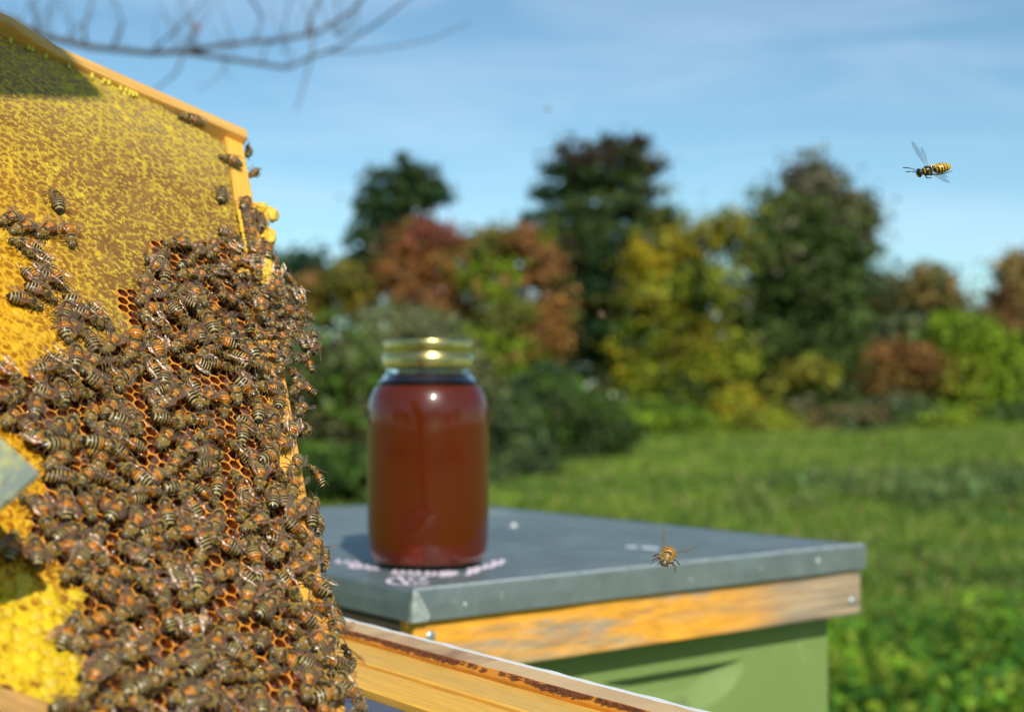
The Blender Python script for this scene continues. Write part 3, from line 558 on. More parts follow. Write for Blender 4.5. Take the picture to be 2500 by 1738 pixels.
# two top bars and a blue grey sheet beside them
za, zb_ = CAMZ - .1355, CAMZ - .1375
fg = 'top bars of the frames in the open box'
for i, (xa, xb, zt_, lab) in enumerate(((-TW - .0268, -TW - .0004, za, 'golden wooden top bar lying against the right box wall'), (-TW - .0545, -TW - .0272, zb_, 'golden wooden top bar nearer the camera, beside the blue grey sheet'))):
    fr = empty('box_frame', OB @ Vector(((xa + xb) / 2, y0 + .03, zt_)), label=lab, cat='hive frame', group=fg); fr.matrix_world = OB
    m = MB(); nk = 40; Vb = []
    for k in range(nk + 1):
        y_ = y0 + .025 + (y1 - y0 - .05) * k / nk; e = .0004 * mnoise.noise((y_ * 30, i * 7, 0))
        for (xx, zz) in ((xa, zt_ - .018), (xa + e, zt_ - .0008), (xa + .0008 + e, zt_), (xb - .0008, zt_ + e * .5), (xb, zt_ - .0008), (xb, zt_ - .018)): Vb.append((xx, y_, zz))
    m.add(Vb, [(k * 6 + a, k * 6 + (a + 1) % 6, (k + 1) * 6 + (a + 1) % 6, (k + 1) * 6 + a) for k in range(nk) for a in range(6)]); m.build('top_bar', M_TOPBAR, fr, False)
    MB().box(xa + .002, xb - .002, y0 + .04, y0 + .05, zt_ - .22, zt_ - .0185).build('end_bar', M_TOPBAR, fr, False); MB().box(xa + .002, xb - .002, y1 - .05, y1 - .04, zt_ - .22, zt_ - .0185).build('end_bar', M_TOPBAR, fr, False)
sh = MB().box(-BWd + TW + .002, -TW - .056, y0 + .03, y1 - .03, zb_ - .0048, zb_ - .0036).build('metal_sheet', M_SLATE, None, False)
sh.matrix_world = OB; tag(sh, 'blue grey metal sheet beside the golden bars, under the bee frame', 'metal sheet')
for k in range(3):
    zq = zr - .2404 - k * .2404
    if k < 2: MB().box(-BWd, 0, y0, y1, zq - .24, zq).build('lower_box', M_PAINT, ob, False)
MB().box(-BWd - .02, .02, y0 - .02, y1 + .02, zr - .80, zr - .7212).build('bottom_board', M_WOODDARK, ob, False)
MB().box(-BWd, 0, y0 + .02, y0 + .14, 0, zr - .8004).build('stand_block', M_WOODDARK, ob, False); MB().box(-BWd, 0, y1 - .14, y1 - .02, 0, zr - .8004).build('stand_block', M_WOODDARK, ob, False)

# ================================================================= THE BEE FRAME
c_, s_t = math.cos(TILT), math.sin(TILT)
def cam2w(v): return Vector((v[0], -v[1] * -0 + v[2] * c_ + v[1] * s_t, v[2] * s_t - v[1] * c_))
P0 = cam2w((-.0984358, .0241481, .6175279)) + Vector((0, 0, CAMZ))
Ux = cam2w((.78816465, .30570515, .53417305)); Vx = cam2w((.2391593, .6475868, -.7234875)); Wx = cam2w((.56709728, -.69797972, -.4372928))
FM = Matrix.Identity(4)
for i in range(3): FM[i][0] = Ux[i]; FM[i][1] = -Vx[i]; FM[i][2] = Wx[i]; FM[i][3] = P0[i]
FMi = FM.inverted()
def px2uv(px, py, wq=0.0):
    """pixel -> (u, v) in mm on the comb plane raised by wq mm"""
    o = FMi @ Vector((0, 0, CAMZ)); d = (FMi.to_3x3() @ ray(px, py)); t = (wq * .001 - o.z) / d.z; p = o + d * t
    return p.x * 1000, -p.y * 1000
def uv2px(u, v, wq=0): return to_px(FM @ Vector((u * .001, -v * .001, wq * .001)))
frame = empty('framed_honeycomb', P0, label='wooden hive frame of yellow honeycomb covered in bees, propped at an angle', cat='hive frame'); frame.matrix_world = FM
M_FRW = mat('orange_frame_wood', (.88, .46, .06), rough=.5, two=[((.55, .24, .05), 30, .5, .7)], noise_=(420, .74, 1.14), stretch=(1.3, .06, 1), bump=(500, .0004))
M_FRW2 = mat('orange_end_wood', (.7, .38, .09), rough=.55, two=[((.42, .22, .07), 18, .5, .7)], noise_=(420, .74, 1.14), stretch=(.08, 1, 1), bump=(500, .0004))
VT, VB = -225.0, 184.0
mm_ = .001
def bar(name, prof, M, lab=None):   # prof: list of (u0,u1,v0,v1,w0,w1)
    m = MB()
    for (a, b, c, d, e, f) in prof: m.box(a * mm_, b * mm_, -d * mm_, -c * mm_, e * mm_, f * mm_)
    o = bevel(m.build(name, M, frame, False), .0007); 
    if lab: tag(o, lab)
    return o
bar('bottom_bar', [(-11.5, 0, VT, VB, -21, -1.2)], M_FRW, 'thin bar along the right side of the comb')
bar('top_bar', [(-233, -214, VT, VB, -24, 2)], M_FRW)
for (v0, v1) in ((VT - 9.5, VT - .05), (VB + .05, VB + 9.5)):        # end bars: wide shoulder towards the top bar, narrow tail
    m = MB(); A = [(1, -24), (1, 3.3), (-112, 3.3), (-138, 8.0), (-233, 8.0), (-233, -30), (-138, -30), (-112, -24)]
    n_ = len(A); V = [(u * mm_, -v0 * mm_, w_ * mm_) for u, w_ in A] + [(u * mm_, -v1 * mm_, w_ * mm_) for u, w_ in A]
    m.add(V, [tuple(range(n_)), tuple(range(n_, 2 * n_))[::-1]] + [(i, i + n_, (i + 1) % n_ + n_, (i + 1) % n_) for i in range(n_)])
    bevel(m.build('end_bar', M_FRW2, frame, False), .0008)

# --- comb lattice
CS = 5.3; CU = CS * math.sqrt(3) / 2
DENSE = sp([(345, 545), (450, 535), (500, 545), (540, 580), (560, 600), (575, 640), (640, 640), (690, 700), (715, 770), (670, 830), (665, 900), (680, 960), (655, 1010), (680, 1060), (700, 1130), (700, 1200), (725, 1250), (735, 1330), (765, 1400), (745, 1440), (775, 1500), (800, 1560), (800, 1640), (130, 1640), (190, 1540), (185, 1480), (150, 1400), (195, 1350), (160, 1290), (110, 1240), (60, 1200), (70, 1130), (110, 1090), (85, 1000), (40, 960), (0, 925), (0, 840), (90, 845), (190, 790), (300, 770), (305, 720), (325, 650)])
HOLES = [sp(p) for p in ([(292, 850), (340, 832), (352, 900), (345, 960), (350, 1040), (330, 1060), (290, 1040), (292, 985), (310, 940), (292, 905)],
    [(372, 792), (440, 788), (500, 830), (540, 860), (500, 900), (440, 900), (410, 860), (370, 850)], [(445, 925), (500, 920), (560, 960), (575, 1000), (555, 1050), (515, 1060), (485, 1020), (450, 975)],
    [(395, 895), (440, 900), (440, 940), (395, 940)], [(318, 1080), (365, 1085), (370, 1140), (340, 1160), (318, 1120)], [(420, 1300), (475, 1300), (500, 1345), (500, 1420), (455, 1425), (420, 1370)], [(15, 908), (100, 905), (118, 935), (75, 980), (30, 965)])]
STRIP = sp([(255, 648), (300, 640), (320, 700), (312, 745), (275, 700)])
EDGEB = sp([(640, 875), (662, 880), (672, 955), (650, 955)]), sp([(650, 1010), (680, 1010), (700, 1140), (670, 1140)]), sp([(705, 1240), (738, 1240), (752, 1345), (712, 1345)]), sp([(735, 1430), (765, 1430), (775, 1500), (745, 1500)]), sp([(572, 595), (625, 600), (632, 640), (572, 635)])
def cell_uv(i, j): return -13.5 - 2.4 - i * CU, VT + 2.6 + j * CS + (CS / 2 if i % 2 else 0)
NI, NJ = 43, 77
ctype = {}
for i in range(NI):
    for j in range(NJ):
        u, v = cell_uv(i, j); x, y_ = uv2px(u, v)
        op = in_poly(x, y_, DENSE) or any(in_poly(x, y_, h) for h in HOLES) or in_poly(x, y_, STRIP)
        vis = any(in_poly(x, y_, h) for h in HOLES) or in_poly(x, y_, STRIP)
        if (i, j) in ((24, 76), (26, 76)): op = vis = True
        ctype[i, j] = (2 if vis else 1) if op else 0
# --- capped comb: one real relief sheet
M_WAX = mat('beeswax_cappings', attr=True, rough=.42, spec=.25, noise_=(900, .85, 1.15), bump=(1600, .00025), sub=.12)
def comb_sheet(us, st):
    vs = np.arange(VT + .2, VB - .2, st); rj = np.random.default_rng(3)
    UU, VV = np.meshgrid(us, vs); sh_ = UU.shape
    fi = (-15.9 - UU) / CU; best = np.full(sh_, 1e9); sec = np.full(sh_, 1e9); bi_ = np.zeros(sh_, int); bj_ = np.zeros(sh_, int); bu = np.zeros(sh_); bv = np.zeros(sh_)
    jit = rj.normal(0, .28, (NI + 6, NJ + 8, 2))
    for di in (-1, 0, 1, 2):
        ii = np.floor(fi).astype(int) + di; off = np.where(ii % 2 != 0, CS / 2, 0)
        fj = (VV - VT - 2.6 - off) / CS
        for dj in (0, 1):
            jj = np.floor(fj).astype(int) + dj
            cu = -15.9 - ii * CU; cv = VT + 2.6 + jj * CS + off
            iic, jjc = np.clip(ii + 2, 0, NI + 5), np.clip(jj + 2, 0, NJ + 7)
            d = np.hypot(UU - cu - jit[iic, jjc, 0], VV - cv - jit[iic, jjc, 1])
            m1 = d < best; sec = np.where(m1, best, np.minimum(sec, d)); best = np.where(m1, d, best)
            bi_ = np.where(m1, ii, bi_); bj_ = np.where(m1, jj, bj_); bu = np.where(m1, cu, bu); bv = np.where(m1, cv, bv)
    def vnoise(scale, seed, oct=1):
        r = np.random.default_rng(seed); out = np.zeros(sh_); amp = 1; tot = 0
        for o_ in range(oct):
            g_ = r.random((int(450 / scale) + 6, int(240 / scale) + 6)); x = (UU + 220) / scale; y_ = (VV + 235) / scale
            xi, yi = x.astype(int), y_.astype(int); fx, fy = x - xi, y_ - yi; fx = fx * fx * (3 - 2 * fx); fy = fy * fy * (3 - 2 * fy)
            out += amp * (g_[yi, xi] * (1 - fx) * (1 - fy) + g_[yi, xi + 1] * fx * (1 - fy) + g_[yi + 1, xi] * (1 - fx) * fy + g_[yi + 1, xi + 1] * fx * fy)
            tot += amp; amp *= .55; scale /= 2
        return out / tot
    edge = (sec - best) * .5                                   # 0 on the wall between two cells, ~2.6 at a cell centre
    n1 = vnoise(26, 1, 3); n2 = vnoise(4.2, 2, 2); n3 = vnoise(1.6, 4, 2); n4 = vnoise(9, 9, 2)
    # how yellow the wax is: waxier to the left and low, browner through the middle
    cellr = rj.random((NI + 6, NJ + 8)); cr_ = cellr[np.clip(bi_ + 2, 0, NI + 5), np.clip(bj_ + 2, 0, NJ + 7)]
    leftness = np.clip((-UU - 78) / 55, 0, 1) * np.clip((VV + 160) / 160, 0, 1); low = np.clip((VV - 132) / 26, 0, 1)
    upright = np.clip((-150 - VV) / 50, 0, 1)
    yel = .06 + .6 * leftness + .6 * low + .3 * upright + (n1 - .5) * .55
    n5 = vnoise(2.6, 21, 2); ridge = np.clip((.46 + .25 * yel - np.abs(edge - .3 * (n5 - .5) * 4)) / .22, 0, 1) * np.clip((n5 - (.56 - .42 * yel)) * 7, 0, 1)
    blob = np.clip((yel * .62 + (cr_ - .5) * 1.0 + (n2 - .5) * .8 - .62) * 5, 0, 1) * np.clip((best < 2.5 + n3 * .4) * 1.0, 0, 1)
    TH = rj.uniform(0, 2 * math.pi, (NI + 6, NJ + 8, 2)); HL = rj.uniform(.3, 1.9, (NI + 6, NJ + 8, 2)); RR = rj.uniform(1.45, 2.45, (NI + 6, NJ + 8, 2))
    ic_, jc_ = np.clip(bi_ + 2, 0, NI + 5), np.clip(bj_ + 2, 0, NJ + 7); phi_ = np.arctan2(VV - bv, UU - bu); arcs = np.zeros(sh_)
    for q_ in (0, 1):
        ad = np.abs((phi_ - TH[ic_, jc_, q_] + math.pi) % (2 * math.pi) - math.pi)
        arcs = np.maximum(arcs, np.clip((.33 + .3 * yel - np.abs(best - RR[ic_, jc_, q_] - (n5 - .5) * 1.1)) / .16, 0, 1) * np.clip((HL[ic_, jc_, q_] * (.55 + .9 * yel) - ad) * 3, 0, 1))
    ridge = np.maximum(ridge * .7, arcs)
    fleck = np.clip((n3 - .63 + .14 * yel) * 8, 0, 1) * .8
    wax = np.clip(np.maximum(np.maximum(ridge, blob), fleck), 0, 1)
    dome = np.clip(1 - (best / 2.7) ** 2, 0, 1)
    H = -.5 + .45 * ridge + dome * (.12 + .55 * low + .35 * leftness) * (.4 + cr_) + .3 * blob + (n3 - .5) * .25 + (n4 - .5) * .6 + (n1 - .5) * 1.5
    H -= 1.2 * np.clip((UU + 17) / 5, 0, 1) ** 2
    cy1 = np.array([.55, .385, .032]); cy2 = np.array([.7, .36, .012]); cb1 = np.array([.28, .15, .035]); cb2 = np.array([.18, .085, .02]); cb3 = np.array([.36, .27, .1])
    k_ = n4[..., None]; yc = cy1 * (1 - np.clip(leftness + .0, 0, 1)[..., None]) + cy2 * np.clip(leftness, 0, 1)[..., None]; yc = np.where((low > .3)[..., None], np.array([.7, .47, .01]), yc)
    gr = np.clip(upright * 1.0, 0, 1)[..., None]; bc = (cb1 * k_ + cb2 * (1 - k_)) * (1 - gr * .5) + cb3 * gr * .5; bc = bc + np.clip(leftness, 0, 1)[..., None] * np.array([.14, .03, -.03])
    bc = bc * (.8 + .4 * n3[..., None])
    C = (yc * (.85 + .3 * n2[..., None])) * wax[..., None] + bc * (1 - wax[..., None])
    CT = np.zeros((NI + 6, NJ + 8), int)
    for (i, j), t_ in ctype.items(): CT[i + 2, j + 2] = t_
    vopen = CT[np.clip(bi_ + 2, 0, NI + 5), np.clip(bj_ + 2, 0, NJ + 7)] > 0
    # exact hexagon test for the cut-out (unjittered lattice)
    bb = np.full(sh_, 1e9); oi = np.zeros(sh_, int); oj = np.zeros(sh_, int)
    for di in (-1, 0, 1, 2):
        ii = np.floor(fi).astype(int) + di; off = np.where(ii % 2 != 0, CS / 2, 0); fj = (VV - VT - 2.6 - off) / CS
        for dj in (0, 1):
            jj = np.floor(fj).astype(int) + dj; d = np.hypot(UU + 15.9 + ii * CU, VV - VT - 2.6 - jj * CS - off); m1 = d < bb
            bb = np.where(m1, d, bb); oi = np.where(m1, ii, oi); oj = np.where(m1, jj, oj)
    vopen = CT[np.clip(oi + 2, 0, NI + 5), np.clip(oj + 2, 0, NJ + 7)] > 0
    # top right corner of the comb is rounded off below the end bar
    cornertop = VT + np.clip((UU + 62) / 50, 0, 1) ** 1.6 * 13 + (n2 - .5) * 2.2
    gone = VV < cornertop
    rightcut = UU > (-12.2 + (n2 - .5) * 2.5 - .8)
    NVv, NUu = sh_; idx = np.arange(NVv * NUu).reshape(sh_)
    q = np.stack([idx[:-1, :-1], idx[1:, :-1], idx[1:, 1:], idx[:-1, 1:]], -1).reshape(-1, 4)
    bad = (vopen | gone | rightcut).ravel(); keep = ~(bad[q].all(1)) & ~(bad[q].sum(1) > 2)
    q = q[keep]; Vc = np.stack([UU.ravel() * mm_, -VV.ravel() * mm_, H.ravel() * mm_], 1); used = np.unique(q); remap = -np.ones(len(Vc), int); remap[used] = np.arange(len(used)); q = remap[q]; Vc = Vc[used]; Cc_ = np.clip(C.reshape(-1, 3)[used], 0, 1)
    return big_mesh('comb', Vc, q, Cc_, M_WAX)
comb = link(bpy.data.objects.new('comb', comb_sheet(np.arange(-149.9, -11.6, .36), .36)), frame); tag(comb, 'sealed yellow and brown honeycomb cappings', kind='stuff')
comb2 = link(bpy.data.objects.new('comb', comb_sheet(np.arange(-213.5, -149.8, .9), .9)), frame); tag(comb2, kind='stuff')
MB().box(-.2135, -.0125, -VB * mm_, -(VT + 15) * mm_, -.0115, -.0085, (.3, .12, .02)).build('comb_midrib', mat('dark_wax', (.32, .12, .02), rough=.5), frame, False)
MB().box(-.2135, -.0135, -VB * mm_, -(VT + 10) * mm_, -.022, -.0118).build('comb_back', mat('comb_back_wax', (.55, .34, .05), rough=.6, noise_=(300, .6, 1.3), bump=(260, .002)), frame, False)

# --- open cells
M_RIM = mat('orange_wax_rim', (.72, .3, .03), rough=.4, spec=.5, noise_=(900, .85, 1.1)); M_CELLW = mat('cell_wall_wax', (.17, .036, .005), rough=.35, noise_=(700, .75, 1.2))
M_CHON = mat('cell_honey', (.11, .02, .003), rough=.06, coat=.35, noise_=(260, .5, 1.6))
def cell_mesh(kind, seed):
    r = np.random.default_rng(seed); m = MB(); R = CS / math.sqrt(3); n = 18; rings = []
    hexr = lambda a: (CS / 2) / math.cos(((a + math.pi / 6) % (math.pi / 3)) - math.pi / 6)   # flat sides face the neighbours
    ang = [2 * math.pi * k / n for k in range(n)]
    off = math.pi / 2
    def ring(f_round, rad, z, wob=.0):
        V = []
        for a in ang:
            h = hexr(a - off); rr = h * (1 - f_round) * rad + f_round * (CS / 2) * rad * 1.06
            V.append((rr * math.cos(a) * (1 + r.normal(0, wob)), rr * math.sin(a) * (1 + r.normal(0, wob)), z + r.normal(0, wob) * .8))
        return V
    hb = r.uniform(-.25, .25); deep = {0: 1.9, 1: 2.8, 2: 5.0, 3: 1.3}[kind]
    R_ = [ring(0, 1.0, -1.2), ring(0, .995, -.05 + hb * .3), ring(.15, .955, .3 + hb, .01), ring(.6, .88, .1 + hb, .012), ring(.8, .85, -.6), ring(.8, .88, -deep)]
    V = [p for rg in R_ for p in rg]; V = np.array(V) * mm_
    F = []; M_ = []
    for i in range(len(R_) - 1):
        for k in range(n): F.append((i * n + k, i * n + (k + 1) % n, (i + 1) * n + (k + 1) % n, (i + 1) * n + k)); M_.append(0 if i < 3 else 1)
    m.add(V, F, (1, 1, 1)); m.m = M_[:]
    # honey surface: meniscus dish
    zz = -deep; cx, cy_ = r.uniform(-.5, .5), r.uniform(-.5, .5)
    Vh = []
    for k_r, dz_ in ((1, 0), (.8, -.7), (.5, -1.1), (.22, -1.22)): Vh += [(x * k_r * mm_ + cx * .0003 * (1 - k_r), y * k_r * mm_ + cy_ * .0003 * (1 - k_r), (zz + dz_) * mm_) for x, y, _ in R_[-1]]
    Vh.append((0, 0, (zz - 1.25) * mm_))
    m.add(Vh, [(i * n + k, i * n + (k + 1) % n, (i + 1) * n + (k + 1) % n, (i + 1) * n + k) for i in range(3) for k in range(n)] + [(3 * n + k, 3 * n + (k + 1) % n, 4 * n) for k in range(n)], (1, 1, 1), 2)
    return m
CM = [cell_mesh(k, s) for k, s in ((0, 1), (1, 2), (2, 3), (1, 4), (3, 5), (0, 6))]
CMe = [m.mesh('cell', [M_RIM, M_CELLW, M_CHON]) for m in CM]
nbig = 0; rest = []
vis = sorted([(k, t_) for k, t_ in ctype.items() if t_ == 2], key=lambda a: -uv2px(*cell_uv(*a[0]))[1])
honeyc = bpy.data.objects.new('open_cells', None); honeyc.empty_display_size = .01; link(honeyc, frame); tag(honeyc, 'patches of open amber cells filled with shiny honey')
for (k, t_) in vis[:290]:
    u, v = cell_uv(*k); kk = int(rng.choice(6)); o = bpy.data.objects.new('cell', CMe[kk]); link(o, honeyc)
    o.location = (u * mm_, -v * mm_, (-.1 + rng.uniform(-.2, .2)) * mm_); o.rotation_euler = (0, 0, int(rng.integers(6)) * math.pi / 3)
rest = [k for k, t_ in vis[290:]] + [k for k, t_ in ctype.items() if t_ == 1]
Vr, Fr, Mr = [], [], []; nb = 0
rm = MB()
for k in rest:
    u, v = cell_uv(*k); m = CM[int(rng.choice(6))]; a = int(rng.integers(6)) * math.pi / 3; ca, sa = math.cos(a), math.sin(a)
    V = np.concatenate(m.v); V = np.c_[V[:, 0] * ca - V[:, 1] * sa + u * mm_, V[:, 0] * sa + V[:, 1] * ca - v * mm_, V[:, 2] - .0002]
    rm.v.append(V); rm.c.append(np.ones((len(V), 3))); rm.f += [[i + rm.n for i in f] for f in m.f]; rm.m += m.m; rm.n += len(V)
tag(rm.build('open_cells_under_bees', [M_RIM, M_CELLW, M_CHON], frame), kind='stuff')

# --- individual domed cappings at the near lower left, where each one shows
M_CAP = mat('fresh_yellow_capping', (.7, .47, .01), rough=.35, two=[((.5, .3, .08), 230, .55, .68)], noise_=(700, .85, 1.12), bump=(1300, .0003), coat=.15, sub=.12)
capm = []
for s in range(5):
    r = np.random.default_rng(s + 50); m = MB(); n = 12; V = []
    for (rr, z) in ((3.3, -.8), (2.9, -.2), (2.2, .15), (1.4, .38), (.6, .36)):
        V += [(rr * math.cos(a) * (1 + r.normal(0, .12)), rr * math.sin(a) * (1 + r.normal(0, .12)), z + r.normal(0, .14)) for a in np.linspace(0, 2 * math.pi, n + 1)[:-1]]
    V.append((0, 0, .2 + r.normal(0, .3))); m.add(np.array(V) * mm_, [(i * n + k, i * n + (k + 1) % n, (i + 1) * n + (k + 1) % n, (i + 1) * n + k) for i in range(4) for k in range(n)] + [(4 * n + k, 4 * n + (k + 1) % n, 5 * n) for k in range(n)])
    capm.append(m.mesh('wax_cap', M_CAP))
cands = sorted([k for k, t_ in ctype.items() if t_ == 0 and cell_uv(*k)[1] > 134 and -60 < uv2px(*cell_uv(*k))[0] < 420], key=lambda k: -cell_uv(*k)[1])[:280]
for k in cands:
    u, v = cell_uv(*k)
    if rng.random() < .3: continue
    o = bpy.data.objects.new('wax_cap', capm[int(rng.integers(5))]); link(o, frame); o.location = ((u + rng.normal(0, .4)) * mm_, (-v + rng.normal(0, .4)) * mm_, (.05 + rng.uniform(-.45, .3)) * mm_)
    o.rotation_euler = (rng.normal(0, .1), rng.normal(0, .1), rng.uniform(0, 6)); s_ = rng.uniform(.7, 1.1); o.scale = (s_, s_ * rng.uniform(.8, 1.15), rng.uniform(.3, 1.3))

# --- burr comb on the right edge
M_BURR = mat('burr_comb_wax', (.84, .52, .05), rough=.45, noise_=(500, .75, 1.15), bump=(700, .0006), sub=0)
def lump(pu, pv, pw, ru, rv, rw, seed, mtl=M_BURR, nm='burr_comb'):
    r = np.random.default_rng(seed); bm_ = MB(); n1_, n2_ = 24, 16; V = []
    for j in range(n2_ + 1):
        th = math.pi * j / n2_
        for i in range(n1_):
            ph = 2 * math.pi * i / n1_; d = Vector((math.sin(th) * math.cos(ph), math.sin(th) * math.sin(ph), math.cos(th)))
            k = 1 + .5 * mnoise.noise(d * 1.6 + Vector((seed, 0, 0))) + .3 * mnoise.noise(d * 3.2 + Vector((0, seed, 0))) + .14 * abs(mnoise.noise(d * 9 + Vector((seed, seed, 0))))
            V.append(((pu + d.x * ru * k) * mm_, (-pv + d.y * rv * k) * mm_, (pw + d.z * rw * k) * mm_))
    bm_.add(V, [(j * n1_ + i, (j + 1) * n1_ + i, (j + 1) * n1_ + (i + 1) % n1_, j * n1_ + (i + 1) % n1_) for j in range(n2_) for i in range(n1_)])
    return bm_.build(nm, mtl, frame)
def lump_px(px, py, rpx, rpy, seed, w_=-2, dw=3.5):
    u, v = px2uv(px, py, w_); lump(u, v, w_, rpx / 4.4, rpy / 2.9, dw, seed)
lump_px(636, 512, 26, 8, 1); lump_px(662, 524, 17, 12, 11); lump_px(646, 568, 17, 16, 2); lump_px(658, 582, 15, 18, 12); lump_px(644, 545, 8, 18, 13)
lump_px(640, 668, 24, 20, 3, .5, 1.6); lump_px(655, 650, 16, 18, 4, .5, 1.6); lump_px(668, 690, 18, 14, 5, .5, 1.6); lump_px(600, 668, 16, 10, 6, .8, 1.4)
for k in range(9): lump_px(583 + k * 2.2, 520 + k * 11, 4, 8, 20 + k, .3, 1.2)
m_t = mat('greenish_wax_bridge', (.6, .5, .05), rough=.5)
for k in range(16):
    uu_ = -rng.uniform(60, 150); lump(uu_, VT + rng.uniform(-.5, 2.5), .6, 1.0, 2.2 + rng.random(), 1.2, 60 + k, m_t, 'wax_bridge')

# ================================================================= BEES
M_CHIT = mat('bee_chitin', attr=True, rough=.36, spec=.45, noise_=(1500, .8, 1.2), coat=.12); M_FUR = mat('bee_fur', attr=True, rough=.95, spec=.08)
M_EYE = mat('bee_eye', (.008, .006, .005), rough=.12, coat=1)
M_LEG = mat('bee_leg', (.075, .035, .012), rough=.35)
def wing_mat():
    m = bpy.data.materials.new('bee_wing'); m.use_nodes = True; t = m.node_tree; b = t.nodes['Principled BSDF']
    b.inputs['Base Color'].default_value = (.24, .14, .065, 1); b.inputs['Roughness'].default_value = .3; b.inputs['Coat Weight'].default_value = .25; b.inputs['Coat Roughness'].default_value = .25; b.inputs['Specular IOR Level'].default_value = 1.0
    tc = t.nodes.new('ShaderNodeTexCoord'); vo = t.nodes.new('ShaderNodeTexVoronoi'); vo.feature = 'DISTANCE_TO_EDGE'; vo.inputs['Scale'].default_value = 650
    mp = t.nodes.new('ShaderNodeMapping'); mp.inputs['Scale'].default_value = (.5, 1.3, 1)
    nz = t.nodes.new('ShaderNodeTexNoise'); nz.inputs['Scale'].default_value = 1300; nz.inputs['Detail'].default_value = 2
    bp = t.nodes.new('ShaderNodeBump'); bp.inputs['Distance'].default_value = .0005; bp.inputs['Strength'].default_value = .9
    mr = t.nodes.new('ShaderNodeMapRange'); mr.inputs['From Max'].default_value = .09; mr.inputs['To Min'].default_value = .5; mr.inputs['To Max'].default_value = .13
    tr = t.nodes.new('ShaderNodeBsdfTransparent'); tr.inputs[0].default_value = (.95, .85, .72, 1); mx = t.nodes.new('ShaderNodeMixShader'); out = [n for n in t.nodes if n.type == 'OUTPUT_MATERIAL'][0]
    L = t.links.new; L(tc.outputs['Object'], mp.inputs[0]); L(mp.outputs[0], vo.inputs['Vector']); L(mp.outputs[0], nz.inputs['Vector']); L(nz.outputs['Fac'], bp.inputs['Height']); L(bp.outputs[0], b.inputs['Normal'])
    L(vo.outputs['Distance'], mr.inputs['Value']); L(mr.outputs[0], mx.inputs[0]); L(tr.outputs[0], mx.inputs[1]); L(b.outputs[0], mx.inputs[2]); gl = t.nodes.new('ShaderNodeBsdfGlossy'); gl.inputs['Color'].default_value = (1, .76, .55, 1); gl.inputs['Roughness'].default_value = .33; L(bp.outputs[0], gl.inputs['Normal']); m2 = t.nodes.new('ShaderNodeMixShader'); m2.inputs[0].default_value = .12
    L(mx.outputs[0], m2.inputs[1]); L(gl.outputs[0], m2.inputs[2]); L(m2.outputs[0], out.inputs[0])
    return m
M_WING = wing_mat()
PROF = [(-8.1, .12), (-7.9, .45), (-7.4, .95), (-6.6, 1.6), (-5.6, 2.08), (-4.4, 2.36), (-3.2, 2.42), (-2.2, 2.2), (-1.4, 1.65), (-.95, .75), (-.7, .7), (-.3, 1.25), (.3, 1.75), (1.2, 1.98), (2.0, 1.85), (2.7, 1.35), (3.05, .7), (3.2, .75), (3.5, 1.15), (4.0, 1.46), (4.5, 1.4), (5.0, 1.05), (5.3, .6), (5.45, .15)]
